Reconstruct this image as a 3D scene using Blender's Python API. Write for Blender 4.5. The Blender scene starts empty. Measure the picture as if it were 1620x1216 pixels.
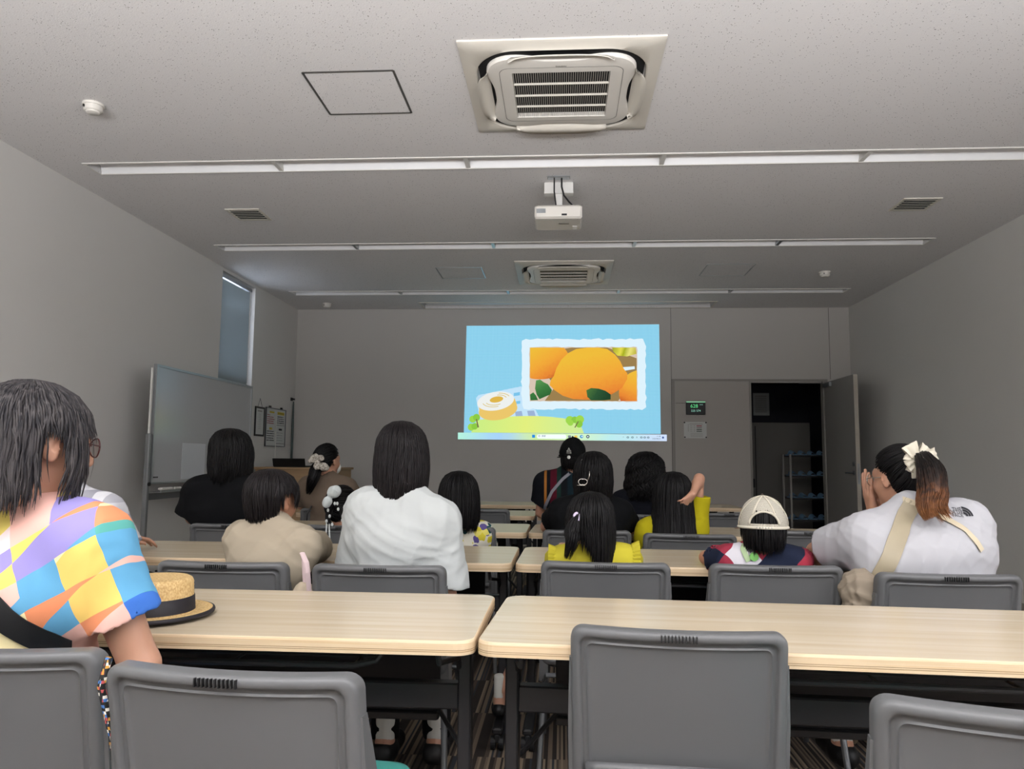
import bpy, math, random
import numpy as np
from mathutils import Vector, Matrix
from mathutils.bvhtree import BVHTree
random.seed(4); RNG = np.random.default_rng(4)
sc = bpy.context.scene
PI = math.pi
def RGB(h):
    h = h.lstrip('#'); o = []
    for i in (0, 2, 4):
        v = int(h[i:i+2], 16)/255; o.append(v/12.92 if v <= .04045 else ((v+.055)/1.055)**2.4)
    return (*o, 1)
# ---------------------------------------------------------------- camera, light, exposure
CAM_Z, F_PX, PITCH, YAW, ROLL = 1.1274, 1198.3, .099, -.0661, .0092
_f = np.array([math.sin(YAW)*math.cos(PITCH), math.cos(YAW)*math.cos(PITCH), math.sin(PITCH)])
_r = np.array([math.cos(YAW), -math.sin(YAW), 0.]); _u = np.cross(_r, _f)
CR = math.cos(ROLL)*_r + math.sin(ROLL)*_u; CU = math.cos(ROLL)*_u - math.sin(ROLL)*_r
cd = bpy.data.cameras.new('camera'); cam = bpy.data.objects.new('camera', cd); sc.collection.objects.link(cam)
cd.sensor_width = 36; cd.lens = F_PX/1620*36; cd.clip_start = .05; cd.clip_end = 60
M = Matrix.Identity(4)
for i in range(3): M[i][0], M[i][1], M[i][2] = CR[i], CU[i], -_f[i]
M[2][3] = CAM_Z; cam.matrix_world = M; sc.camera = cam
def at(px, py, Y):
    d = CR*(px-810)/F_PX - CU*(py-608)/F_PX + _f
    return np.array([0, 0, CAM_Z]) + d*Y/d[1]
vs = sc.view_settings; vs.view_transform = 'Standard'; vs.look = 'None'; vs.gamma = 1; vs.use_curve_mapping = False; vs.exposure = 0.0
w = bpy.data.worlds.new('world'); sc.world = w; w.use_nodes = True
w.node_tree.nodes['Background'].inputs[0].default_value = RGB('#dfe8f2'); w.node_tree.nodes['Background'].inputs[1].default_value = .6
def area(name, loc, rot, sx, sy, power, col, spread=180):
    l = bpy.data.lights.new(name, 'AREA'); l.shape = 'RECTANGLE'; l.size = sx; l.size_y = sy; l.energy = power; l.color = RGB(col)[:3]; l.spread = math.radians(spread)
    o = bpy.data.objects.new(name, l); sc.collection.objects.link(o); o.location = loc; o.rotation_euler = rot; return o
XL, XR, YB, YF, H = -3.40, 3.516, -2.6, 9.43, 3.028      # room: left, right, behind camera, far wall, ceiling
area('window_daylight_rear', (0, YB+.12, 1.72), (PI/2+.1, 0, 0), 5.6, 1.6, 14, '#fbfaff')       # daylight through the rear windows
area('window_groundlight_rear', (0, YB+.5, 1.2), (PI/2+1.08, 0, 0), 5.6, .8, 630, '#f8f8fb', 118)      # added fill lamp inside the rear windows, aimed up to brighten the ceiling
area('window_daylight_right', (XR-.06, .1, 1.72), (0, PI/2, 0), 1.7, 3.6, 62, '#fbfaff')      # daylight through the right hand windows
area('window_daylight_slit', (XL-.16, 7.66, 2.45), (0, -PI/2, 0), 1.05, .78, 12, '#dfeaff')   # daylight behind the blind
# ---------------------------------------------------------------- object helpers
COL = sc.collection
def tag(o, label=None, cat=None, group=None, kind=None):
    if label: o['label'] = label
    if cat: o['category'] = cat
    if group: o['group'] = group
    if kind: o['kind'] = kind
    return o
def thing(name, label, cat, loc=(0, 0, 0), rz=0, group=None):
    o = bpy.data.objects.new(name, None); COL.objects.link(o); o.location = loc; o.rotation_euler = (0, 0, rz); o.empty_display_size = .05
    return tag(o, label, cat, group)
def copy_tree(o, parent=None):
    c = o.copy(); COL.objects.link(c); c.parent = parent
    for ch in [x for x in list(o.children)]: copy_tree(ch, c)
    return c
class MB:
    def __init__(s): s.v = []; s.f = []; s.m = []
    def add(s, V, F, mi=0):
        n = len(s.v); s.v += [tuple(map(float, p)) for p in V]; s.f += [tuple(int(i)+n for i in f) for f in F]; s.m += [mi]*len(F); return s
    def box(s, x0, x1, y0, y1, z0, z1, mi=0, b=0):
        if b > 0:
            V = []
            for z, k in ((z0, b), (z0+b, 0), (z1-b, 0), (z1, b)):
                for x, y in ((x0+k+b, y0+k), (x1-k-b, y0+k), (x1-k, y0+k+b), (x1-k, y1-k-b), (x1-k-b, y1-k), (x0+k+b, y1-k), (x0+k, y1-k-b), (x0+k, y0+k+b)): V.append((x, y, z))
            F = [tuple(range(7, -1, -1)), tuple(range(24, 32))]
            for r in range(3):
                for i in range(8): F.append((r*8+i, r*8+(i+1) % 8, r*8+8+(i+1) % 8, r*8+8+i))
            return s.add(V, F, mi)
        V = [(x, y, z) for z in (z0, z1) for x, y in ((x0, y0), (x1, y0), (x1, y1), (x0, y1))]
        return s.add(V, [(3, 2, 1, 0), (4, 5, 6, 7), (0, 1, 5, 4), (1, 2, 6, 5), (2, 3, 7, 6), (3, 0, 4, 7)], mi)
    def tube(s, pts, r, n=8, mi=0, cap=True, flat=1.0):
        P = [np.array(p, float) for p in pts]; V = []; rr = r if hasattr(r, '__len__') else [r]*len(P)
        up = None
        for i, p in enumerate(P):
            t = P[min(i+1, len(P)-1)]-P[max(i-1, 0)]; t = t/(np.linalg.norm(t)+1e-9)
            if up is None: up = np.array([0, 0, 1.]) if abs(t[2]) < .9 else np.array([1., 0, 0])
            a = np.cross(t, up); a /= np.linalg.norm(a)+1e-9; b = np.cross(a, t); up = b
            for k in range(n):
                q = 2*PI*k/n; V.append(p+rr[i]*(math.cos(q)*a+math.sin(q)*b*flat))
        F = [(i*n+k, i*n+(k+1) % n, (i+1)*n+(k+1) % n, (i+1)*n+k) for i in range(len(P)-1) for k in range(n)]
        if cap: F += [tuple(range(n-1, -1, -1)), tuple((len(P)-1)*n+k for k in range(n))]
        return s.add(V, F, mi)
    def cyl(s, c, ax, r, L, n=20, mi=0):
        c = np.array(c, float); a = np.array(ax, float); a /= np.linalg.norm(a); return s.tube([c-a*L/2, c+a*L/2], r, n, mi)
    def lathe(s, prof, c=(0, 0, 0), n=40, mi=0, sx=1, sy=1):
        V = [(c[0]+r*math.cos(2*PI*k/n)*sx, c[1]+r*math.sin(2*PI*k/n)*sy, c[2]+z) for r, z in prof for k in range(n)]
        F = [(i*n+k, i*n+(k+1) % n, (i+1)*n+(k+1) % n, (i+1)*n+k) for i in range(len(prof)-1) for k in range(n)]
        return s.add(V, F, mi)
    def ball(s, c, r, n=12, mi=0):
        r = np.array(r if hasattr(r, '__len__') else (r, r, r), float)
        V = [np.array(c)+r*np.array([math.sin(PI*i/n)*math.cos(2*PI*k/(2*n)), math.sin(PI*i/n)*math.sin(2*PI*k/(2*n)), math.cos(PI*i/n)]) for i in range(n+1) for k in range(2*n)]
        return s.add(V, [(i*2*n+(k+1) % (2*n), i*2*n+k, (i+1)*2*n+k, (i+1)*2*n+(k+1) % (2*n)) for i in range(n) for k in range(2*n)], mi)
    def poly(s, pts, d0, d1, fn, mi=0):
        """prism of a 2-D outline; fn(u, v, d) gives the 3-D point"""
        n = len(pts); V = [fn(u, v, d0) for u, v in pts]+[fn(u, v, d1) for u, v in pts]
        return s.add(V, [tuple(range(n-1, -1, -1)), tuple(range(n, 2*n))]+[(i, (i+1) % n, n+(i+1) % n, n+i) for i in range(n)], mi)
    def build(s, name, mats, parent=None, smooth=False, angle=None):
        me = bpy.data.meshes.new(name); me.from_pydata(s.v, [], s.f)
        if not isinstance(mats, (list, tuple)): mats = [mats]
        for m in mats: me.materials.append(m)
        if len(mats) > 1: me.polygons.foreach_set('material_index', s.m)
        me.update()
        if smooth: me.shade_smooth()
        if angle: me.shade_smooth(); me.set_sharp_from_angle(angle=math.radians(angle))
        o = bpy.data.objects.new(name, me); COL.objects.link(o); o.parent = parent; return o
def rawmesh(name, V, F, mats, parent=None, smooth=True, mi=None, off=(0, 0, 0)):
    me = bpy.data.meshes.new(name); V = np.asarray(V, np.float32)-np.asarray(off, np.float32); F = np.asarray(F, np.int32)
    me.vertices.add(len(V)); me.vertices.foreach_set('co', V.ravel()); k = F.shape[1]
    me.loops.add(F.size); me.loops.foreach_set('vertex_index', F.ravel())
    me.polygons.add(len(F)); me.polygons.foreach_set('loop_start', np.arange(0, F.size, k, dtype=np.int32))
    try: me.polygons.foreach_set('loop_total', np.full(len(F), k, np.int32))
    except Exception: pass
    for m in (mats if isinstance(mats, (list, tuple)) else [mats]): me.materials.append(m)
    if mi is not None: me.polygons.foreach_set('material_index', np.asarray(mi, np.int32))
    me.update(calc_edges=True); me.validate()
    if smooth: me.shade_smooth()
    o = bpy.data.objects.new(name, me); COL.objects.link(o); o.parent = parent; return o
def text_obj(name, body, size, mat, parent, loc, rot=(PI/2, 0, 0), ext=.0004, align='CENTER', sx=1):
    cu = bpy.data.curves.new(name, 'FONT'); cu.body = body; cu.size = size; cu.extrude = ext; cu.align_x = align; cu.align_y = 'CENTER'; cu.resolution_u = 3
    t = bpy.data.objects.new(name, cu); me = bpy.data.meshes.new_from_object(t); me.materials.clear(); me.materials.append(mat)
    bpy.data.objects.remove(t); o = bpy.data.objects.new(name, me); COL.objects.link(o); o.parent = parent; o.location = loc; o.rotation_euler = rot; o.scale = (sx, 1, 1); return o
def rrect(x0, x1, y0, y1, r, n=6):
    o = []
    for cx, cy, a in ((x1-r, y1-r, 0), (x0+r, y1-r, 90), (x0+r, y0+r, 180), (x1-r, y0+r, 270)):
        for k in range(n+1):
            q = math.radians(a+90*k/n); o.append((cx+r*math.cos(q), cy+r*math.sin(q)))
    return o
# ---------------------------------------------------------------- materials
def mat(name, col, rough=.6, metal=0, bump=None, noise=None, spec=.5, emit=None, alpha=None, sheen=0, trans=0):
    m = bpy.data.materials.new(name); m.use_nodes = True; nt = m.node_tree; b = nt.nodes['Principled BSDF']
    c = RGB(col) if isinstance(col, str) else col
    b.inputs['Base Color'].default_value = c; b.inputs['Roughness'].default_value = rough; b.inputs['Metallic'].default_value = metal
    b.inputs['Specular IOR Level'].default_value = spec
    if sheen: b.inputs['Sheen Weight'].default_value = sheen
    if trans: b.inputs['Transmission Weight'].default_value = trans
    if emit: b.inputs['Emission Color'].default_value = RGB(emit[0]); b.inputs['Emission Strength'].default_value = emit[1]
    tc = nt.nodes.new('ShaderNodeTexCoord')
    if noise:      # (scale xyz or float, second colour, contrast lo, hi)
        mp = nt.nodes.new('ShaderNodeMapping'); s = noise[0]; mp.inputs['Scale'].default_value = s if hasattr(s, '__len__') else (s, s, s)
        nz = nt.nodes.new('ShaderNodeTexNoise'); nz.inputs['Scale'].default_value = 1; nz.inputs['Detail'].default_value = 4
        cr = nt.nodes.new('ShaderNodeValToRGB'); cr.color_ramp.elements[0].position = noise[2]; cr.color_ramp.elements[1].position = noise[3]
        cr.color_ramp.elements[0].color = c; cr.color_ramp.elements[1].color = RGB(noise[1])
        L = nt.links.new; L(tc.outputs['Object'], mp.inputs[0]); L(mp.outputs[0], nz.inputs[0]); L(nz.outputs[0], cr.inputs[0]); L(cr.outputs[0], b.inputs['Base Color'])
    if bump:       # (scale, strength, distance)
        nz = nt.nodes.new('ShaderNodeTexNoise'); s = bump[0]; mp = nt.nodes.new('ShaderNodeMapping'); mp.inputs['Scale'].default_value = s if hasattr(s, '__len__') else (s, s, s)
        nz.inputs['Scale'].default_value = 1; nz.inputs['Detail'].default_value = 3; bp = nt.nodes.new('ShaderNodeBump'); bp.inputs['Strength'].default_value = bump[1]; bp.inputs['Distance'].default_value = bump[2]
        nt.links.new(tc.outputs['Object'], mp.inputs[0]); nt.links.new(mp.outputs[0], nz.inputs[0]); nt.links.new(nz.outputs[0], bp.inputs['Height']); nt.links.new(bp.outputs[0], b.inputs['Normal'])
    return m
def nodes(m):
    nt = m.node_tree; return nt, nt.nodes['Principled BSDF'], nt.nodes.new, nt.links.new
def mth(nt, op, a, b=None, c=None):
    n = nt.nodes.new('ShaderNodeMath'); n.operation = op
    for i, x in enumerate((a, b, c)):
        if x is None: continue
        if isinstance(x, (int, float)): n.inputs[i].default_value = x
        else: nt.links.new(x, n.inputs[i])
    return n.outputs[0]
def ramp(nt, src, stops, interp='CONSTANT'):
    r = nt.nodes.new('ShaderNodeValToRGB'); r.color_ramp.interpolation = interp; e = r.color_ramp.elements
    while len(e) < len(stops): e.new(.5)
    for i, (p, c) in enumerate(stops): e[i].position = p; e[i].color = RGB(c)
    nt.links.new(src, r.inputs[0]); return r.outputs[0]
M_wall = mat('wallpaper', '#d4d2ce', .8, bump=(140, .12, .004), noise=(.7, '#d7d5d1', .3, .7))
M_wallf = mat('front_wallboard', '#bdbab5', .75, bump=(140, .1, .004))  # darker than the side walls: light falloff towards the far end put into the colour
M_panelwall = mat('painted_partition', '#aca7a1', .65)
M_white = mat('white_plastic', '#d8d4cc', .45); M_offwhite = mat('cream_plastic', '#cfcabf', .5)
M_lampwhite = mat('white_enamel', '#d9d7d2', .5); M_lampin = mat('white_reflector', '#e8e8e8', .4)
M_alu = mat('aluminium', '#a9adb0', .35, .9); M_steel = mat('steel_tube', '#7f8286', .35, .8)
M_black = mat('black_plastic', '#0c0c0e', .5); M_dark = mat('dark_void', '#050507', .8)
M_chair = mat('grey_moulded_plastic', '#5d5e5f', .42, bump=(900, .05, .001)); M_chairdk = mat('grey_mesh', '#454748', .7)
M_teal = mat('teal_seat_fabric', '#2f7f76', .9, bump=(700, .3, .001))
M_frame = mat('charcoal_enamel', '#252528', .45); M_caster = mat('caster_rubber', '#1c1d20', .55)
M_seam = mat('seam_shadow_gap', '#4b4945', .9); M_jamb = mat('metal_jamb', '#8d8a83', .45)
M_paper = mat('paper', '#c9ccc9', .7); M_ink = mat('ink', '#23242a', .8); M_red = mat('red_ink', '#9c3340', .8); M_yel = mat('yellow_marker', '#c7b23c', .8)
# ceiling: plasterboard with worm holes
M_ceil = mat('acoustic_ceiling', '#dddbda', .9)
nt, b, new, link = nodes(M_ceil)
tc = new('ShaderNodeTexCoord'); v = new('ShaderNodeTexVoronoi'); v.inputs['Scale'].default_value = 98; n1 = new('ShaderNodeTexNoise'); n1.inputs['Scale'].default_value = 60
n2 = new('ShaderNodeTexNoise'); n2.inputs['Scale'].default_value = 150; n2.inputs['Detail'].default_value = 3
link(tc.outputs['Object'], v.inputs[0]); link(tc.outputs['Object'], n1.inputs[0]); link(tc.outputs['Object'], n2.inputs[0])
wn = new('ShaderNodeTexWhiteNoise'); link(v.outputs['Color'], wn.inputs[0])
hole = mth(nt, 'LESS_THAN', v.outputs['Distance'], mth(nt, 'MULTIPLY', mth(nt, 'POWER', wn.outputs['Value'], 1.3), .24))
hole = mth(nt, 'MULTIPLY', hole, mth(nt, 'GREATER_THAN', n1.outputs[0], .43))
mx = new('ShaderNodeMix'); mx.data_type = 'RGBA'; link(hole, mx.inputs[0]); mx.inputs[6].default_value = RGB('#dddbda'); mx.inputs[7].default_value = RGB('#4b463f'); link(mx.outputs[2], b.inputs['Base Color'])
bp = new('ShaderNodeBump'); bp.inputs['Strength'].default_value = .35; bp.inputs['Distance'].default_value = .004; link(mth(nt, 'SUBTRACT', n2.outputs[0], hole), bp.inputs['Height']); link(bp.outputs[0], b.inputs['Normal'])
# carpet: fine lengthwise stripes laid in tiles
M_carpet = mat('striped_carpet', '#5a4d42', .95)
nt, b, new, link = nodes(M_carpet)
tc = new('ShaderNodeTexCoord'); sp = new('ShaderNodeSeparateXYZ'); link(tc.outputs['Object'], sp.inputs[0])
xi = mth(nt, 'FLOOR', mth(nt, 'MULTIPLY', sp.outputs[0], 120)); ti = mth(nt, 'FLOOR', mth(nt, 'MULTIPLY', sp.outputs[1], 2))
cb = new('ShaderNodeCombineXYZ'); link(xi, cb.inputs[0]); link(ti, cb.inputs[1]); wn = new('ShaderNodeTexWhiteNoise'); link(cb.outputs[0], wn.inputs[0])
link(ramp(nt, wn.outputs['Value'], [(0, '#352d29'), (.3, '#5c5046'), (.5, '#857564'), (.72, '#a08f7a'), (.9, '#3b3f46')]), b.inputs['Base Color'])
nz = new('ShaderNodeTexNoise'); nz.inputs['Scale'].default_value = 500; link(tc.outputs['Object'], nz.inputs[0]); bp = new('ShaderNodeBump'); bp.inputs['Strength'].default_value = .6; bp.inputs['Distance'].default_value = .003; link(nz.outputs[0], bp.inputs['Height']); link(bp.outputs[0], b.inputs['Normal'])
# table wood
M_wood = mat('pale_maple_laminate', '#cdbfa8', .27, noise=((1.3, 34, 20), '#c0b095', .3, .72)); M_edge = mat('maple_edge_band', '#cdb797', .45, noise=((3, 3, 260), '#c9ae8a', .5, .62))
M_desk = mat('beech_laminate', '#a88b67', .5, noise=((1.5, 1.5, 30), '#9c7f5d', .3, .7))
M_board = mat('whiteboard_enamel', '#aeb0b1', .16)
# ---------------------------------------------------------------- the room
def struct(mb, name, m, **k): o = mb.build(name, m, **k); o['kind'] = 'structure'; return o
T = .12
struct(MB().box(XL-T, XR+T, YB-T, YF+2.4, -.08, 0), 'floor', M_carpet)
# ceiling with real recesses for the light troughs and the screen slot
LY = [4.60, 6.49, 8.385]; LX0, LX1 = -3.115, 3.135; LD = .17; SL = (-1.73, 1.83, 9.03, 9.37)
cm = MB(); ys = [YB-T]
cuts = [(y, y+LD, LX0, LX1) for y in LY]+[(SL[2], SL[3], SL[0], SL[1])]; y0 = YB-T
for a, b_, x0, x1 in cuts:
    cm.box(XL-T, XR+T, y0, a, H, H+.1); cm.box(XL-T, x0, a, b_, H, H+.1); cm.box(x1, XR+T, a, b_, H, H+.1); y0 = b_
cm.box(XL-T, XR+T, y0, YF+2.4, H, H+.1); cm.box(XL-T, XR+T, YB-T, YF+2.4, H+.1, H+.14)
struct(cm, 'ceiling', M_ceil)
# left wall with window opening
WY0, WY1, WZ0, WZ1 = 7.255, 8.07, 1.90, 2.995
lw = MB(); lw.box(XL-T, XL, YB, WY0, 0, H).box(XL-T, XL, WY1, YF+.1, 0, H).box(XL-T, XL, WY0, WY1, 0, WZ0).box(XL-T, XL, WY0, WY1, WZ1, H)
struct(lw, 'wall_left', M_wall)
# right wall with window opening behind the camera
rw = MB(); RY0, RY1, RZ0, RZ1 = -1.75, 1.95, .85, 2.6
rw.box(XR, XR+T, YB, RY0, 0, H).box(XR, XR+T, RY1, YF+.1, 0, H).box(XR, XR+T, RY0, RY1, 0, RZ0).box(XR, XR+T, RY0, RY1, RZ1, H); struct(rw, 'wall_right', M_wall)
bw = MB(); bw.box(XL, -2.85, YB-T, YB, 0, H).box(2.85, XR, YB-T, YB, 0, H).box(-2.85, 2.85, YB-T, YB, 0, .85).box(-2.85, 2.85, YB-T, YB, 2.6, H); struct(bw, 'wall_rear', M_wall)
DX0, DX1, DZ = 2.305, 3.175, 2.10
fw = MB(); fw.box(XL, 1.35, YF, YF+.1, 0, H).box(1.355, 3.27, YF, YF+.1, 2.14, H).box(3.275, XR, YF, YF+.1, 0, H).box(1.35, 3.275, YF+.03, YF+.1, 2.10, H)
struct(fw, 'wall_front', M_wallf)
struct(MB().box(1.39, DX0-.01, YF+.004, YF+.06, .0, 2.115), 'wall_front_partition', M_panelwall)
struct(MB().box(1.355, 1.39, YF-.006, YF+.06, 0, 2.14).box(1.39, 3.235, YF-.006, YF+.06, 2.115, 2.14).box(DX0-.012, DX0+.012, YF-.004, YF+.08, 0, 2.115).box(DX1, 3.235, YF-.006, YF+.08, 0, 2.115), 'trim_1', M_jamb)
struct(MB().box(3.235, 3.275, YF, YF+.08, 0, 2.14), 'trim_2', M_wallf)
for i, (a, b_) in enumerate((((XL, YB), (XL+.012, YF)), ((XR-.012, YB), (XR, 9.43)))):
    struct(MB().box(a[0], b_[0], a[1], b_[1], 0, .075, b=.002), 'baseboard_'+('left', 'right')[i], M_jamb)
struct(MB().box(XL+.012, 1.355, YF-.012, YF, 0, .075, b=.002), 'baseboard_front', M_jamb)
# dim room beyond the door
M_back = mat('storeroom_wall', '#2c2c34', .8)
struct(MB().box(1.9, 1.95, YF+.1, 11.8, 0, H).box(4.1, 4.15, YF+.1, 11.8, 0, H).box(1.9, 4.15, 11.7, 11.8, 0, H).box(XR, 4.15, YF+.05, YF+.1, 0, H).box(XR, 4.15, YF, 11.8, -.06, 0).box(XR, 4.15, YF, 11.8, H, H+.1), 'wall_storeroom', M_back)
# rear and right windows (behind the camera)
M_glass = mat('window_glass', '#ffffff', .02, trans=1)
def window_frame(idx, axis, a0, a1, z0, z1, c, n, mf=M_alu):
    f = MB(); q = .04
    def bx(u0, u1, w0, w1, d0=-.03, d1=.03):
        if axis == 'x': f.box(u0, u1, c+d0, c+d1, w0, w1)
        else: f.box(c+d0, c+d1, u0, u1, w0, w1)
    bx(a0, a1, z0, z0+q); bx(a0, a1, z1-q, z1)
    for k in range(n+1): u = a0+(a1-a0-q)*k/n; bx(u, u+q, z0+q, z1-q)
    fr = f.build('window_%d' % idx, mf); fr['kind'] = 'structure'
    g = MB()
    if axis == 'x': g.box(a0, a1, c-.003, c+.003, z0, z1)
    else: g.box(c-.003, c+.003, a0, a1, z0, z1)
    g.build('pane', M_glass, fr); return fr
window_frame(1, 'x', -2.85, 2.85, .85, 2.6, YB-.06, 4); window_frame(2, 'y', RY0, RY1, RZ0, RZ1, XR+.06, 3); window_frame(3, 'y', WY0, WY1, WZ0, WZ1, XL-.09, 1)
# blind in the slit window
M_blind = mat('pale_blue_blind_slat', '#a9b4b8', .5)
bl = thing('venetian_blind', 'closed pale grey venetian blind in the tall narrow window', 'blind', (XL-.03, 7.66, WZ0))
s = MB(); z = .03; k = 0
while z < 1.03:
    s.add([(-.010, -.395, z-.013), (.010, -.395, z+.012), (.010, .335, z+.012), (-.010, .335, z-.013), (-.0115, -.395, z-.013), (.0085, -.395, z+.012), (.0085, .335, z+.012), (-.0115, .335, z-.013)], [(0, 1, 2, 3), (7, 6, 5, 4), (0, 4, 5, 1), (2, 6, 7, 3)]); z += .0215 if z < .75 or z > .87 else .03; k += 1
s.build('slats', M_blind, bl); MB().box(-.02, .02, -.40, .35, 1.035, 1.07, b=.003).build('head_rail', M_alu, bl); MB().box(-.014, .014, -.395, .335, .0, .014, b=.002).build('bottom_rail', M_blind, bl)
MB().tube([(.02, .30, 1.03), (.022, .30, .5), (.022, .30, .42)], .0025, 6).build('pull_cord', M_white, bl)
# ---------------------------------------------------------------- ceiling fittings
rown = ['nearest', 'middle', 'farthest']; posn = ['far left', 'second from left', 'centre', 'second from right', 'far right']
for r, y in enumerate(LY):
    for k in range(5):
        x0 = LX0+1.25*k; t = thing('ceiling_light', 'unlit recessed strip light, %s of the %s row on the ceiling' % (posn[k], rown[r]), 'light', (x0, y, H), 0, 'recessed ceiling strip lights')
        f = MB(); e = .018
        f.box(0, 1.25, -e, 0, -.006, 0).box(0, 1.25, LD, LD+.006, -.006, 0)
        if k == 0: f.box(-e, 0, -e, LD+.006, -.006, 0)
        if k == 4: f.box(1.25, 1.25+e, -e, LD+.006, -.006, 0)
        f.build('trim', M_lampwhite, t)
        g = MB(); g.add([(.004, .0, 0), (1.246, .0, 0), (1.246, .0, .06), (.004, .0, .06), (1.246, LD, .0), (.004, LD, .0), (1.246, LD-.03, .06), (.004, LD-.03, .06)], [(0, 1, 2, 3), (3, 2, 6, 7), (7, 6, 4, 5)])
        g.build('reflector', M_lampin, t)
        MB().box(.03, 1.22, .05, .09, .035, .06, b=.006).build('lamp_bar', M_lampwhite, t)
        if k < 4: MB().box(1.236, 1.264, .0, LD, -.003, .05).build('joint', M_alu if r else M_lampwhite, t)
def aircon(cx, cy, label):
    t = thing('ceiling_air_conditioner', label, 'air conditioner', (cx, cy, H), 0, 'ceiling cassette air conditioners')
    h = .477
    p = MB(); O = rrect(-h, h, -h, h, .012, 2); I = rrect(-h+.03, h-.03, -h+.03, h-.03, .01, 2);     J = rrect(-.418, .418, -.418, .418, .21, 12); n = len(J)
    def res(a, n):
        out = []
        for (x, y) in J:
            s_ = max(abs(x)/a, abs(y)/a); out.append((x/s_, y/s_))
        return out
    rings = [(res(h, n), 0), (res(h, n), -.008), (res(h-.012, n), -.014), (res(h-.05, n), -.020), (J, -.026), ([(x*.985, y*.985) for x, y in J], -.022), ([(x*.98, y*.98) for x, y in J], -.004)]
    V = [(x, y, z) for R_, z in rings for x, y in R_]; F = [(i*n+(k+1) % n, i*n+k, (i+1)*n+k, (i+1)*n+(k+1) % n) for i in range(len(rings)-1) for k in range(n)]
    p.add(V, F).build('face_panel', M_offwhite, t, angle=40)
    MB().box(-.40, .40, -.40, .40, -.012, -.004).build('outlet_recess', M_dark, t)
    # inner cover with waisted sides
    C = []
    for k in range(120):
        a = 2*PI*k/120; c_, s_ = math.cos(a), math.sin(a); rr_ = .378/((abs(c_)**4.5+abs(s_)**4.5)**(1/4.5))
        d = min(abs(((a+PI/4) % (PI/2))-PI/4)/(PI/4), 1); rr_ -= .042*math.exp(-(d/.62)**4); C.append((rr_*c_, rr_*s_))
    def cv(sc_, z): return [(x*sc_, y*sc_, z) for x, y in C]
    rg = [cv(1, -.006), cv(1, -.024), cv(.985, -.032), cv(.93, -.036)]; n2 = 120
    q = [(x, y) for x, y in C]; sq = []
    for x, y in q: s_ = max(abs(x)/.238, abs(y)/.238); sq.append((x/s_, y/s_))
    rg += [[(x, y, -.038) for x, y in sq], [(x, y, -.008) for x, y in sq]]
    V = sum(rg, []); F = [(i*n2+(k+1) % n2, i*n2+k, (i+1)*n2+k, (i+1)*n2+(k+1) % n2) for i in range(len(rg)-1) for k in range(n2)]
    MB().add(V, F).build('cover', M_white, t, angle=40)
    l = MB(); R1 = rrect(-.30, .30, -.285, .285, .05); R2 = rrect(-.298, .298, -.283, .283, .05); n3 = len(R1)
    l.add([(x, y, -.0378) for x, y in R1]+[(x, y, -.0378) for x, y in R2], [(k, (k+1) % n3, n3+(k+1) % n3, n3+k) for k in range(n3)]).build('door_seam', M_seam, t)
    MB().box(-.24, .24, -.24, .24, -.0075, -.0065).build('filter', M_dark, t)
    g = MB()
    for k in range(44):
        x = -.233+.466*k/43; g.box(x-.001, x+.001, -.236, .236, -.034, -.0315)
    for y in (-.119, 0, .119): g.box(-.236, .236, y-.003, y+.003, -.038, -.028)
    g.build('grille', M_offwhite, t)
    for q_ in range(4):
        a = q_*PI/2; ca, sa = math.cos(a), math.sin(a); f = MB(); N = 14; rows_ = []
        for i in range(N+1):
            u = -.25+.5*i/N; e = 1-(abs(u)/.25)**3.2; inn = .352; out = .352+.010+.060*max(e, 0)**.6
            rows_.append([(u, inn, -.022), (u, inn+(out-inn)*.5, -.040), (u, out, -.055), (u, out, -.050), (u, inn+(out-inn)*.5, -.034), (u, inn, -.016)])
        V = [(x*ca-y*-sa*-1 if False else x*ca+y*sa, -x*sa+y*ca, z) for r_ in rows_ for x, y, z in r_]
        F = [(i*6+j, i*6+(j+1) % 6, (i+1)*6+(j+1) % 6, (i+1)*6+j) for i in range(N) for j in range(6)]+[tuple(range(6)), tuple(N*6+5-j for j in range(6))]
        f.add(V, F).build('louvre', M_offwhite, t, smooth=True)
    text_obj('rating_mark', 'DAIKIN', .016, M_jamb, t, (0, -.295, -.0385), (PI, 0, 0), sx=1)
    return t
aircon(-.008, 3.735, 'large cream ceiling cassette air conditioner closest to the camera')
aircon(.015, 7.585, 'smaller looking ceiling cassette air conditioner above the projected slide')
for cx, cy, lb in ((-1.06, 3.735, 'square ceiling access hatch with dark edges left of the near air conditioner'), (-1.032, 7.565, 'square ceiling access hatch left of the far air conditioner'), (1.634, 7.515, 'square ceiling access hatch right of the far air conditioner')):
    t = thing('access_hatch', lb, 'hatch', (cx, cy, H), 0, 'ceiling access hatches'); r = .228; f = MB()
    for a in (0, 1):
        for s_ in (-1, 1):
            if a: f.box(-r, r, s_*r-.005, s_*r+.005, -.004, 0)
            else: f.box(s_*r-.005, s_*r+.005, -r, r, -.004, 0)
    f.build('frame', M_seam if cy < 5 else M_alu, t); MB().box(-r+.007, r-.007, -r+.007, r-.007, -.002, 0).build('lid', M_ceil, t)
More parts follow.
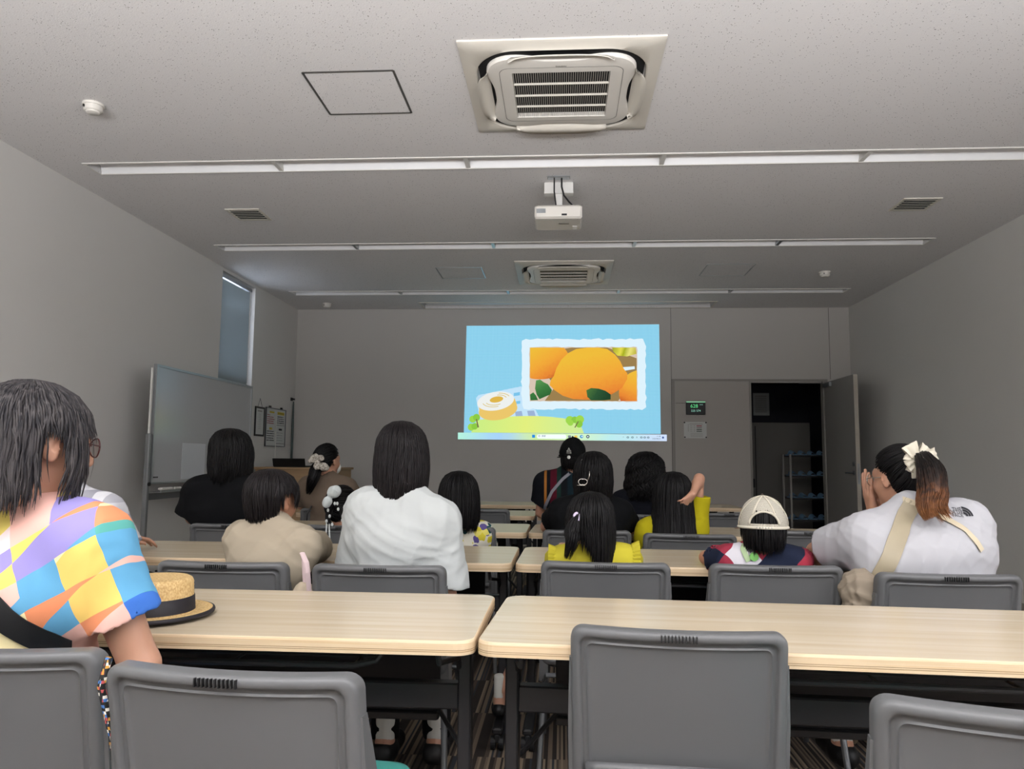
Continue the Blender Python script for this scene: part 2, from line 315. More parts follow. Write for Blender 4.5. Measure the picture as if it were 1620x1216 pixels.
for cx, cy, lb in ((-2.46, 5.645, 'louvred ceiling vent on the left'), (2.59, 5.60, 'louvred ceiling vent on the right')):
    t = thing('ceiling_vent', lb+' between two light rows', 'vent', (cx, cy, H), 0, 'ceiling vents'); r = .135; f = MB()
    f.box(-r, r, -r, -r+.02, -.008, 0).box(-r, r, r-.02, r, -.008, 0).box(-r, -r+.02, -r+.02, r-.02, -.008, 0).box(r-.02, r, -r+.02, r-.02, -.008, 0).build('frame', M_offwhite, t)
    MB().box(-.115, .115, -.115, .115, -.0015, 0).build('duct', M_dark, t); g = MB()
    for k in range(6):
        y = -.1+.04*k; g.add([(-.115, y-.010, -.011), (.115, y-.010, -.011), (.115, y+.008, -.002), (-.115, y+.008, -.002), (-.115, y-.010, -.013), (.115, y-.010, -.013), (.115, y+.008, -.004), (-.115, y+.008, -.004)], [(0, 1, 2, 3), (7, 6, 5, 4), (0, 4, 5, 1), (2, 6, 7, 3)])
    g.build('louvres', M_offwhite, t)
for cx, cy, lb in ((-2.545, 3.79, 'round white smoke detector at the upper left near the camera'), (2.626, 7.63, 'small smoke detector near the right end of the far ceiling'), (-2.9, 9.05, 'small smoke detector in the far left ceiling corner')):
    t = thing('smoke_detector', lb, 'smoke detector', (cx, cy, H), 0, 'ceiling smoke detectors')
    MB().lathe([(0, -.012), (.053, -.012), (.055, -.009), (.055, 0)]).build('base', M_white, t, angle=40)
    MB().lathe([(0, -.052), (.030, -.051), (.036, -.047), (.037, -.042), (.046, -.038), (.048, -.034), (.048, -.012)]).build('sensor_head', M_white, t, angle=50)
    MB().box(-.026, -.020, -.052, -.042, -.032, -.020).build('indicator', M_black, t)
# screen slot in the ceiling
t = thing('projector_screen_box', 'long recessed ceiling box for a roll up screen above the slide', 'screen box', ((SL[0]+SL[1])/2, (SL[2]+SL[3])/2, H)); a, c_ = (SL[1]-SL[0])/2, (SL[3]-SL[2])/2
MB().box(-a-.02, a+.02, -c_-.02, -c_, -.006, 0).box(-a-.02, a+.02, c_, c_+.02, -.006, 0).box(-a-.02, -a, -c_, c_, -.006, 0).box(a, a+.02, -c_, c_, -.006, 0).build('frame', M_offwhite, t)
MB().box(-a+.03, a-.03, -c_+.06, c_-.09, .02, .07, b=.01).build('rolled_screen', M_lampin, t); MB().box(-a+.001, a-.001, -c_+.001, c_-.001, .085, .099).build('lining', M_offwhite, t)
# projector
t = thing('projector', 'white projector hanging from the ceiling on a bracket with black cables', 'projector', (-.025, 4.93, H))
MB().box(-.075, .075, -.005, .05, -.012, -.001, b=.003).build('socket_plate', M_alu, t)
MB().box(-.10, .10, .12, .135, -.09, -.0, b=.004).box(-.10, .10, .06, .135, -.10, -.09, b=.002).build('ceiling_bracket', M_lampwhite, t)
MB().box(-.025, .025, .075, .125, -.215, -.09, b=.004).build('bracket_arm', M_lampwhite, t)
pj = MB().box(-.158, .155, -.075, .195, -.318, -.226, b=.012).build('body', M_white, t, angle=30)
MB().box(-.145, -.085, -.077, -.075, -.282, -.252).build('air_vent', M_alu, t); MB().box(.02, .055, -.077, -.0745, -.300, -.288).build('port', M_black, t)
MB().cyl((.06, .2, -.27), (0, 1, 0), .035, .03, 24).build('lens', M_black, t)
MB().box(.0, .07, .02, .05, -.3205, -.317).box(-.13, .13, -.045, -.042, -.3195, -.317).build('bottom_catch', M_jamb, t)
MB().box(.095, .125, .1, .17, -.32, -.3175).build('sticker', M_lampin, t)
MB().tube([(-.03, .02, -.012), (-.03, .03, -.1), (-.02, .03, -.18), (-.015, .03, -.225)], .005).build('cable', M_black, t)
MB().tube([(.02, .02, -.012), (.02, .02, -.07), (.035, .02, -.13), (.07, .01, -.18), (.1, .0, -.215), (.07, .0, -.222), (0, .0, -.222), (-.04, .01, -.222)], .006).build('cable', M_black, t)
MB().box(-.045, .09, -.01, .05, -.226, -.212, b=.005).build('cable_bundle', M_black, t)
# ---------------------------------------------------------------- projected slide on the far wall
def emat(name, col, st=1.0, grad=None, nz=None):
    m = bpy.data.materials.new(name); m.use_nodes = True; nt = m.node_tree; nt.nodes.remove(nt.nodes['Principled BSDF'])
    e = nt.nodes.new('ShaderNodeEmission'); e.inputs[0].default_value = RGB(col); e.inputs[1].default_value = st; nt.links.new(e.outputs[0], nt.nodes['Material Output'].inputs[0])
    if grad:  # (x0, z0, x1, z1, stops) linear gradient with noise
        x0, z0, x1, z1, stops = grad; tc = nt.nodes.new('ShaderNodeTexCoord'); sp = nt.nodes.new('ShaderNodeSeparateXYZ'); nt.links.new(tc.outputs['Object'], sp.inputs[0])
        L = (x1-x0)**2+(z1-z0)**2
        a = mth(nt, 'ADD', mth(nt, 'MULTIPLY', sp.outputs[0], (x1-x0)/L), mth(nt, 'MULTIPLY', sp.outputs[2], (z1-z0)/L)); a = mth(nt, 'ADD', a, -(x0*(x1-x0)+z0*(z1-z0))/L)
        n = nt.nodes.new('ShaderNodeTexNoise'); n.inputs['Scale'].default_value = nz or 30; nt.links.new(tc.outputs['Object'], n.inputs[0]); a = mth(nt, 'ADD', a, mth(nt, 'MULTIPLY', mth(nt, 'SUBTRACT', n.outputs[0], .5), .18))
        nt.links.new(ramp(nt, a, stops, 'LINEAR'), e.inputs[0])
    return m
def sx(cx): return -1.208+(cx-163)*2.42/1305
def sz(cy): return 2.812-(cy-108)*1.352/724
slide = thing('projected_slide', 'bright projected slide with orange pastries on the blue dotted far wall image', 'projected slide', (0, YF, 0))
def layer(name, pts, m, d, parent=slide):
    return MB().poly([(sx(x), sz(y)) for x, y in pts], -.0004-d*.0008, -.0009-d*.0008, lambda u, v, q: (u, q, v)).build(name, m, parent)
M_sky = emat('slide_blue', '#86ccec', .95); nt = M_sky.node_tree
tc = nt.nodes.new('ShaderNodeTexCoord'); sp = nt.nodes.new('ShaderNodeSeparateXYZ'); nt.links.new(tc.outputs['Object'], sp.inputs[0])
u_ = mth(nt, 'SINE', mth(nt, 'MULTIPLY', mth(nt, 'ADD', sp.outputs[0], sp.outputs[2]), 215)); v_ = mth(nt, 'SINE', mth(nt, 'MULTIPLY', mth(nt, 'SUBTRACT', sp.outputs[0], sp.outputs[2]), 215))
k_ = mth(nt, 'ADD', mth(nt, 'MULTIPLY', mth(nt, 'MULTIPLY', u_, v_), .5), .5)
nt.links.new(ramp(nt, k_, [(0, '#6fc0e6'), (.45, '#80cdf0'), (.8, '#b4ecfb')], 'LINEAR'), nt.nodes['Emission'].inputs[0])
layer('background', [(163, 108), (1466, 101), (1470, 832), (155, 832)], M_sky, 0)
E_ = lambda n, c, s=1.0: emat(n, c, s)
def wob(x0, x1, y0, y1, amp, n=30, r=20, seed=1):
    rg = np.random.default_rng(seed); P = []
    for (ax, ay), (bx_, by) in (((x0, y0), (x1, y0)), ((x1, y0), (x1, y1)), ((x1, y1), (x0, y1)), ((x0, y1), (x0, y0))):
        m_ = max(6, int(math.hypot(bx_-ax, by-ay)/n)); dx, dy = (bx_-ax)/math.hypot(bx_-ax, by-ay), (by-ay)/math.hypot(bx_-ax, by-ay)
        for i in range(m_):
            t_ = i/m_; j = rg.uniform(-amp, amp); c = r*(max(0, 1-i/1.5)**2+(max(0, 1-(m_-i)/1.5)**2))*.6
            P.append((ax+(bx_-ax)*t_-dy*(j+c), ay+(by-ay)*t_+dx*(j+c)))
    return P
pale = E_('slide_white', '#dff3fd', 1.0); line_c = E_('slide_pale_band', '#c3e4fa', 1.0)
layer('pale_bench', [(235, 600), (250, 580), (540, 520), (640, 680), (660, 720), (560, 740), (290, 790), (262, 740)], line_c, 1)
for q in (((490, 565), (532, 558), (532, 580), (490, 586)), ((500, 622), (535, 616), (535, 636), (500, 640))): layer('bench_slat', q, E_('slide_mid_blue', '#7cc4ea'), 2)
for q in (((500, 690), (545, 685), (553, 722), (505, 722)), ((582, 684), (628, 682), (640, 722), (590, 722)), ((285, 740), (340, 740), (330, 770), (290, 780))): layer('bench_slat', q, E_('slide_lilac', '#9db4d6'), 2)
layer('white_frame', wob(543, 1375, 200, 672, 6, 26, 26, 3), pale, 3)
photo = layer('pastry_photo', wob(595, 1318, 254, 620, 3, 24, 2, 5), E_('slide_cloth', '#d9c6b4'), 4)
def ell(cx, cy, rx, ry, rot=0, a0=0, a1=360, n=48, pw=2):
    o = []
    for i in range(n+1):
        a = math.radians(a0+(a1-a0)*i/n); x = rx*math.copysign(abs(math.cos(a))**(2/pw), math.cos(a)); y = ry*math.copysign(abs(math.sin(a))**(2/pw), math.sin(a)); c, s_ = math.cos(math.radians(rot)), math.sin(math.radians(rot)); o.append((cx+x*c-y*s_, cy+x*s_+y*c))
    return o[:-1] if a1-a0 == 360 else o
def clip(P, x0=599, x1=1314, y0=258, y1=616): return [(min(max(x, x0), x1), min(max(y, y0), y1)) for x, y in P]
gr = lambda nm, a, b_, st, nz=26: emat(nm, '#e89a2e', 1.0, (sx(a[0]), sz(a[1]), sx(b_[0]), sz(b_[1]), st), nz)
OR = [(0, '#f0bd3c'), (.45, '#f2a93a'), (.8, '#ea8a36'), (1, '#c9652c')]
layer('shadow_patch', clip([(600, 300), (880, 258), (1120, 258), (1314, 330), (1314, 420), (1190, 616), (700, 616), (770, 520)]), E_('slide_brown', '#9c8050'), 5, photo)
layer('white_plate', [(1215, 390), (1300, 384), (1302, 402), (1225, 415)], pale, 6, photo)
layer('yellow_leaf', [(1150, 258), (1308, 258), (1314, 300), (1250, 318), (1185, 312), (1160, 285)], emat('slide_lime', '#c9c92a', 1.0, (sx(1150), sz(258), sx(1314), sz(318), [(0, '#9aa31e'), (.35, '#e6dd50'), (.5, '#a8b021'), (.7, '#e9e27a'), (1, '#b3a92a')]), 9), 6, photo)
layer('pastry', clip(ell(650, 330, 215, 142, 5)), gr('slide_pastry_left', (640, 270), (760, 470), OR), 7, photo)
layer('pastry', clip(ell(1340, 560, 145, 150, 0)), gr('slide_pastry_right', (1300, 440), (1220, 620), OR), 7, photo)
big = [(732, 512), (738, 480), (760, 450), (778, 395), (810, 340), (855, 296), (910, 268), (985, 258), (1060, 258), (1118, 268), (1170, 305), (1205, 350), (1228, 400), (1252, 432), (1250, 470), (1215, 530), (1150, 570), (1070, 596), (980, 608), (890, 604), (820, 582), (765, 545)]
layer('pastry', big, gr('slide_pastry_centre', (960, 320), (1040, 640), OR), 8, photo)
M_lf = gr('slide_leaf', (640, 480), (700, 610), [(0, '#5c9a55'), (.5, '#3f7c41'), (1, '#2c5f33')], 60)
layer('leaf', [(640, 480), (668, 474), (692, 492), (720, 505), (748, 545), (735, 575), (700, 590), (664, 606), (645, 575), (634, 535)], M_lf, 9, photo)
layer('leaf', [(600, 575), (622, 560), (640, 580), (655, 612), (604, 614)], M_lf, 9, photo)
layer('leaf', [(978, 545), (1010, 530), (1060, 534), (1105, 548), (1140, 572), (1140, 606), (1090, 612), (1010, 612), (985, 590)], gr('slide_leaf_dark', (980, 540), (1100, 620), [(0, '#4f7a3f'), (.5, '#2e5636'), (1, '#23452c')], 60), 9, photo)
layer('green_hill', [(205, 831)]+[(x, 718+ (x-610)**2/3150*(1 if x > 610 else .72)) for x in range(240, 960, 30)]+[(962, 831)], emat('slide_hill', '#dff08c', 1.0, (sx(205), 0, sx(960), 0, [(0, '#c9ee86'), (.5, '#e3f07f'), (1, '#cdee9c')]), 3), 5)
for cs, tr in ((((215, 742, 24), (240, 730, 24), (205, 795, 24), (228, 790, 22)), ((236, 742), (243, 740), (258, 796), (248, 798))), (((868, 745, 28), (900, 742, 22), (935, 740, 28), (930, 770, 24), (872, 762, 20)), ((922, 752), (927, 755), (905, 795), (898, 793)))):
    tb = None
    for j, (x, y, r) in enumerate(cs):
        o = layer('tree_crown' if tb is None else 'tree_lobe', ell(x, y, r, r, 0, n=20), E_('slide_green', ['#9fd850', '#8ccb46'][j % 2]), 6+j*.3, tb or slide); tb = tb or o
    layer('tree_trunk', tr, E_('slide_trunk', '#7a6a50'), 8, tb)
# plain slice of roll cake (drawn without a face)
cake = layer('roll_cake', ell(385, 680, 132, 66, -10)+[], E_('slide_cake_side', '#ecc76c'), 7.5)
layer('cake_side', [(250, 645), (265, 700), (500, 690), (512, 640), (496, 600)], E_('slide_cake_side2', '#ecc76c'), 7.4, cake)
layer('cake_top', ell(368, 620, 126, 62, -10), E_('slide_cake_top', '#eef1ee'), 8.5, cake)
layer('cake_core', ell(374, 609, 46, 20, -10), E_('slide_cake_core', '#dfb64c'), 9.5, cake)
for rx, ry, a0, a1 in ((74, 34, 70, 165), (74, 34, 280, 350), (96, 46, 85, 170), (96, 46, 285, 345)):
    A = ell(372, 613, rx, ry, -10, a0, a1, 16); B = ell(372, 613, rx-5, ry-4, -10, a0, a1, 16); layer('cake_swirl', A+B[::-1], E_('slide_cake_line', '#d9bd62'), 9.5, cake)
# task bar along the bottom of the slide
tb = layer('task_bar', [(115, 832), (1509, 836), (1509, 879), (115, 877)], emat('slide_bar', '#c9f0e8', 1.0, (sx(115), 0, sx(1509), 0, [(0, '#b5f2e0'), (.2, '#a9d4fb'), (.35, '#d3f0a8'), (.6, '#d6f6c8'), (.75, '#bdeef0'), (1, '#cfe0fb')]), 2), 1)
layer('search_box', rrect(648, 845, 841, 868, 12), E_('slide_search', '#f2fbff', 1.05), 3, tb)
Ek = E_('slide_ink', '#4a6a78')
layer('start_icon', [(616, 843), (636, 843), (636, 863), (616, 863)], E_('slide_logo', '#2f8fe0'), 3, tb)
layer('search_icon', ell(664, 851, 6, 6)+ell(664, 851, 4, 4)[::-1], Ek, 4, tb)
for x, c in ((866, '#7d8a90'), (908, '#f2cc5a'), (946, '#3b9ad6'), (988, '#3c4a54')): layer('app_icon', rrect(x-10, x+10, 846, 862, 3) if x < 940 else ell(x, 853, 11, 11), E_('slide_icon', c), 3, tb)
layer('app_icon', ell(988, 853, 5, 5), pale, 4, tb); layer('app_icon', ell(949, 852, 5, 5), pale, 4, tb)
def stext(s_, x, y, sz_, parent=tb, m=Ek): return text_obj('bar_text', s_, sz_, m, parent, (sx(x), -.006, sz(y)), ext=.0002)
stext('検索', 694, 852, .026); stext('11:48', 1455, 848, .022); stext('2025/08/23', 1440, 864, .022); stext('^', 1223, 857, .03); stext('A', 1312, 856, .03)
for x in (1253, 1283, 1342, 1364, 1387): layer('tray_icon', ell(x, 856, 8, 6)+ell(x, 856, 4, 3)[::-1], Ek, 3, tb)
layer('bell_icon', [(1478, 862), (1478, 852), (1484, 848), (1490, 852), (1490, 862)], E_('slide_bell', '#3f5a9a'), 3, tb)
# ---------------------------------------------------------------- far wall fittings
cm_ = thing('air_monitor', 'dark wall mounted monitor with green digits beside the door', 'air monitor', (1.64, YF-.0, 1.78))
MB().box(-.117, .117, -.028, 0, -.082, .082, b=.004).build('housing', M_black, cm_); MB().box(-.115, .115, -.032, -.028, .068, .08).build('light_bar', mat('green_led_bar', '#9fe3b4', .5, emit=('#8fd8a8', .55)), cm_)
Md = mat('green_digits', '#5fe08a', .5, emit=('#6fe79a', .6)); Md2 = mat('pale_digits', '#a9e8d8', .5, emit=('#9adcc8', .45))
text_obj('digits', '628', .062, Md, cm_, (-.02, -.0295, .022)); text_obj('digits', '225 574', .036, Md2, cm_, (0, -.0295, -.035)); text_obj('unit_mark', 'CO2', .02, Md2, cm_, (.065, -.0295, .04))
# short cable conduit beside it
tag(MB().box(1.40, 1.52, YF-.004, YF+.004, 1.838, 1.842).build('thin_cable', M_seam), 'thin horizontal cable running from the partition edge to the air monitor', 'cable')
n_ = thing('paper_notice', 'laminated paper notice pinned below the air monitor', 'notice', (1.634, YF+.002, 1.51))
MB().box(-.137, .137, -.004, 0, -.1, .1).build('sheet', M_paper, n_)
f = MB(); f.box(-.07, .09, -.0055, -.004, .072, .078); f.box(-.085, -.081, -.0055, -.004, -.02, .075)
for k in range(4): f.box(-.065, -.035, -.0055, -.004, .05-.022*k, .054-.022*k).box(-.02, -.0, -.0055, -.004, .05-.022*k, .055-.022*k)
for k in range(4): f.box(-.06, .09, -.0055, -.004, -.04-.014*k, -.037-.014*k)
f.build('printed_lines', M_jamb, n_)
g = MB()
for k in range(4): g.box(.015, .08, -.0055, -.004, .046-.022*k, .056-.022*k, mi=k)
g.build('colour_rows', [M_red, M_jamb, mat('green_ink', '#4a5a4e', .8), mat('green_ink_light', '#56665a', .8)], n_)
for x, z in ((-.13, .092), (.13, .092), (-.127, -.088), (.13, -.088)): MB().cyl((x, -.006, z), (0, 1, 0), .009, .01, 12).build('pin', M_black, n_)
MB().box(-.1, .1, -.0055, -.004, .082, .086).build('title_line', M_paper, n_)
# fine joint of the wall panels
for i, x in enumerate((1.352, 3.272)): struct(MB().box(x-.0025, x+.0025, YF-.001, YF+.001, 2.14 if i else 0, H), 'trim_%d' % (3+i), M_seam)
# door
d = thing('door_1', 'open pale grey door leaf swung in along the right wall', 'door', (3.19, YF-.01, 0)); d['kind'] = 'structure'
MB().box(0, .042, -.93, 0, .01, 2.095, b=.002).build('leaf', mat('grey_door_paint', '#8f8c88', .5), d)
MB().box(-.001, .043, -.934, -.929, .01, 2.095).build('edge_strip', mat('door_edge', '#b8b2a6', .5), d)
h = MB(); h.cyl((-.006, -.865, 1.02), (1, 0, 0), .026, .01, 20); h.tube([(-.01, -.865, 1.02), (-.045, -.865, 1.02), (-.05, -.85, 1.02), (-.05, -.745, 1.02)], .009); hd = h.build('handle', M_steel, d)
MB().cyl((-.006, -.865, 1.115), (1, 0, 0), .022, .014, 20).build('thumb_turn', M_steel, d); MB().box(.008, .034, -.9365, -.933, .9, 1.12).build('latch_plate', M_alu, d)
MB().box(-.03, 0, -.26, -.04, 2.03, 2.08, b=.004).build('door_closer', M_alu, d); MB().tube([(-.02, -.05, 2.085), (-.12, .005, 2.09), (-.30, .01, 2.09)], .008, 6, flat=.5).build('closer_arm', M_alu, d)
# storeroom things
c = thing('storage_cabinet', 'tall grey metal cabinet standing in the dark room beyond the door', 'cabinet', (3.0, 10.85, 0)); MB().box(-.4, .4, -.2, .2, 0, 1.67, b=.006).build('body', mat('cabinet_paint', '#6b6862', .55), c)
MB().box(-.345, -.335, -.203, -.2, .05, 1.62).build('door_gap', M_dark, c); MB().box(-.385, -.36, -.222, -.2, .78, .9, b=.004).build('pull', M_black, c)
n_ = thing('wall_list', 'faint sheet of paper pinned to the dark wall above the cabinet', 'notice', (3.02, 11.695, 2.0)); MB().box(-.12, .12, -.003, 0, -.17, .17).build('sheet', M_paper, n_)
f = MB()
for k in range(9): f.box(-.09, .08, -.005, -.003, .12-.03*k, .128-.03*k)
f.build('printed_lines', M_jamb, n_)
rk = thing('shoe_rack', 'wire shoe rack with slippers on four shelves beyond the door', 'rack', (3.2, 10.05, 0)); Mrk = mat('rack_enamel', '#8c8a84', .5)
for x in (-.30, .30):
    for y in (-.16, .16): MB().box(x-.012, x+.012, y-.012, y+.012, 0, 1.23, b=.002).build('post', Mrk, rk)
for z in (.40, .67, .95, 1.21):
    f = MB(); f.box(-.3, .3, -.17, -.155, z-.012, z+.012).box(-.3, .3, .155, .17, z-.012, z+.012)
    for k in range(16): x = -.28+.56*k/15; f.box(x-.003, x+.003, -.16, .16, z-.002, z+.004)
    f.build('shelf', M_black, rk)
M_slip = mat('blue_slipper_vinyl', '#6f97b8', .5)
sl0 = None; zz = [.40, .67, .95, 1.21]; zn = ['lowest', 'second lowest', 'second highest', 'top']; nn = ['leftmost', 'second', 'third', 'fourth', 'rightmost']
for i, z in enumerate(zz):
    for k in range(5):
        if sl0 is None:
            sl0 = thing('slipper', 'x', 'slipper'); q = rrect(-.045, .045, -.13, .13, .044, 6)
            MB().poly(q, 0, .014, lambda u, v, w_: (u, v, w_)).build('sole', M_slip, sl0)
            V = []; 
            for j in range(7):
                y = -.12+.13*j/6
                for a in range(9): an = PI*a/8; V.append((.044*math.cos(an)*(1-.25*(1-j/6)), y, .012+.055*math.sin(an)*(.45+.55*j/6)))
            MB().add(V, [(j*9+a, (j+1)*9+a, (j+1)*9+a+1, j*9+a+1) for j in range(6) for a in range(8)]).build('upper', M_slip, sl0, smooth=True); o = sl0
        else: o = copy_tree(sl0)
        o.location = (3.2-.24+.12*k, 10.05, z+.005); o.rotation_euler = (0, 0, random.uniform(-.06, .06))
        o['label'] = 'pale blue slipper, %s from the left on the %s shelf of the shoe rack' % (nn[k], zn[i]) if k not in (0, 4) else 'pale blue slipper, %s on the %s shelf of the shoe rack' % (nn[k], zn[i]); o['group'] = 'blue slippers on the shoe rack'
# ---------------------------------------------------------------- left wall fittings
wb = thing('whiteboard', 'mobile whiteboard on a wheeled stand along the left wall', 'whiteboard', (-3.1, 6.465, 0)); hy = .9
MB().box(-.012, .006, -hy+.01, hy-.01, .93, 1.82).build('board', M_board, wb)
MB().box(-.016, .012, -hy, hy, 1.815, 1.833).box(-.016, .012, -hy, hy, .918, .934).box(-.016, .012, -hy, -hy+.016, .934, 1.815).box(-.016, .012, hy-.016, hy, .934, 1.815).build('edge_frame', M_alu, wb)
for s_ in (-1, 1):
    y = s_*(hy+.025); MB().box(-.03, .005, y-.02, y+.02, .12, 1.30, b=.006).build('post', mat('grey_post', '#7d7f80', .4, .3), wb); MB().box(-.018, -.006, y-.008, y+.008, 1.3, 1.80).build('post_rod', M_lampwhite, wb)
    MB().box(-.25, .22, y-.02, y+.02, .08, .125, b=.006).build('foot', M_steel, wb)
    for x in (-.22, .19): MB().cyl((x, y, .035), (0, 1, 0), .035, .03, 16).build('caster', M_caster, wb)
    MB().cyl((.008, y, .92), (1, 0, 0), .014, .02, 12).build('knob', M_black, wb)
MB().box(-.01, .09, -hy+.01, hy-.1, .855, .862, b=.002).box(.08, .09, -hy+.01, hy-.1, .862, .872).build('pen_tray', M_alu, wb)
MB().box(-.02, -.0, -hy, hy, .80, .85).build('cross_bar', M_steel, wb)
tag(MB().box(-3.085+.02, -3.085+.06, 5.62, 5.78, .8725, .892, b=.006).build('board_eraser', M_white), 'white board eraser lying on the near end of the whiteboard tray', 'eraser')
mk = thing('marker_pen', 'black capped marker pen lying on the whiteboard tray', 'pen', (-3.045, 5.9, .882)); MB().cyl((0, 0, 0), (0, 1, 0), .009, .12, 12).build('barrel', M_white, mk); MB().cyl((0, .045, 0), (0, 1, 0), .0095, .03, 12).build('cap', M_black, mk)
tag(MB().box(-3.093, -3.0905, 6.02, 6.42, .945, 1.24).build('paper_sheet', mat('blank_paper', '#c4c8cc', .35)), 'blank white sheet stuck low on the whiteboard', 'paper')
tag(MB().box(-3.093, -3.088, 5.60, 5.66, .965, .975).build('board_magnet', M_black), 'small black magnet at the lower near corner of the whiteboard', 'magnet')
# framed boards
f = thing('notice_frame', 'narrow dark framed sheet hanging by a string on the left wall', 'frame', (XL+.002, 8.315, 1.53))
MB().box(0, .012, -.13, .13, .145, .165).box(0, .012, -.13, .13, -.165, -.145).box(0, .012, -.13, -.112, -.145, .145).box(0, .012, .112, .13, -.145, .145).build('frame', M_black, f); MB().box(0, .006, -.112, .112, -.145, .145).build('sheet', M_paper, f)
MB().tube([(.006, -.06, .165), (.004, 0, .26), (.006, .06, .165)], .002, 5).build('string', M_ink, f); g = MB(); g.box(.006, .007, -.06, .06, .11, .125)
for k in range(9): g.box(.006, .007, -.03, .03, .08-.02*k, .083-.02*k)
g.build('printed_lines', M_jamb, f)
f = thing('handwritten_board', 'white board of handwritten notes in two columns on the left wall', 'notice board', (XL+.002, 8.80, 1.482)); a, c_ = .312, .226
MB().box(0, .014, -a, a, c_-.01, c_).box(0, .014, -a, a, -c_, -c_+.01).box(0, .014, -a, -a+.014, -c_, c_).box(0, .014, a-.014, a, -c_, c_).build('frame', M_steel, f); MB().box(0, .007, -a, a, -c_, c_).build('panel', M_paper, f)
for y in (-.2, .16): MB().box(0, .018, y-.02, y+.02, c_, c_+.02).build('clip', M_black, f)
rg = random.Random(7); gk, gr_, gy = MB(), MB(), MB()
def scrib(mb, y0, y1, z, h=.012):
    y = y0
    while y < y1-.02: L = rg.uniform(.012, .03); mb.box(.007, .0085, y, min(y+L, y1), z-h/2*rg.uniform(.5, 1), z+h/2*rg.uniform(.5, 1)); y += L+.007
for k in range(5): scrib(gr_, -.27, -.05 if k else -.18, .14-.024*k)
for k in range(4): scrib(gk, .04, .26, .13-.024*k)
for k in range(5): scrib(gk, -.27, -.04, -.05-.026*k)
for k in range(4): scrib(gk, .04, .24, -.06-.03*k, .004)
MB().box(.007, .0085, .02, .28, .028, .032).box(.007, .0085, .02, .28, -.19, -.186).build('ruled_lines', M_ink, f); MB().box(.007, .0085, .1, .2, -.03, -.008).build('heading_box', M_ink, f)
gy.box(.007, .0082, -.2, -.06, .165, .185).box(.007, .0082, .04, .26, .155, .19).box(.007, .0082, -.19, -.11, -.03, -.005)
scrib(gk, .06, .24, .172)
gr_.build('red_handwriting', M_red, f); gk.build('black_handwriting', M_ink, f); gy.build('yellow_highlight', M_yel, f)
tag(MB().tube([(XL+.03, 8.76, 1.62), (XL+.03, 8.765, 1.05), (XL+.035, 8.8, .6)], .003, 6).build('white_cord', M_white), 'thin white cord hanging down in front of the handwritten board', 'cord')
rd = thing('pointer_rod', 'long dark green tapered rod hanging from a hook in the far left corner', 'rod', (XL+.03, 9.31, 1.84))
MB().tube([(0, 0, -.01), (0, 0, -.3), (.0, 0, -.85)], [.008, .016, .012], 10).build('shaft', mat('green_rod', '#2d3f3c', .4), rd); MB().box(-.03, .01, -.025, .025, .01, .03).box(-.03, -.02, -.03, .03, -.0, .04).build('hook', M_black, rd)
# lectern
lc = thing('lectern', 'beech coloured lectern desk in the far left corner', 'lectern', (-2.82, 8.35, 0))
MB().box(-.50, .42, -.27, -.25, 0, 1.0, b=.003).build('front_panel', M_desk, lc); MB().box(-.50, -.48, -.25, .22, 0, 1.0).build('side_panel', M_desk, lc); MB().box(.40, .42, -.25, .22, 0, 1.0).build('side_panel', M_desk, lc); MB().box(-.52, .44, -.29, .25, 1.0, 1.025, b=.004).build('top', M_desk, lc)
lp = thing('laptop', 'open black laptop seen from behind on the lectern', 'laptop', (-2.98, 8.2, 1.025)); MB().box(-.18, .18, -.02, .22, 0, .016, b=.003).build('base', M_black, lp)
MB().add([(-.18, -.02, .012), (.18, -.02, .012), (.18, -.05, .095), (-.18, -.05, .095), (-.18, -.03, .010), (.18, -.03, .010), (.18, -.06, .093), (-.18, -.06, .093)], [(0, 1, 2, 3), (7, 6, 5, 4), (0, 4, 5, 1), (1, 5, 6, 2), (2, 6, 7, 3), (3, 7, 4, 0)]).build('screen', M_black, lp)
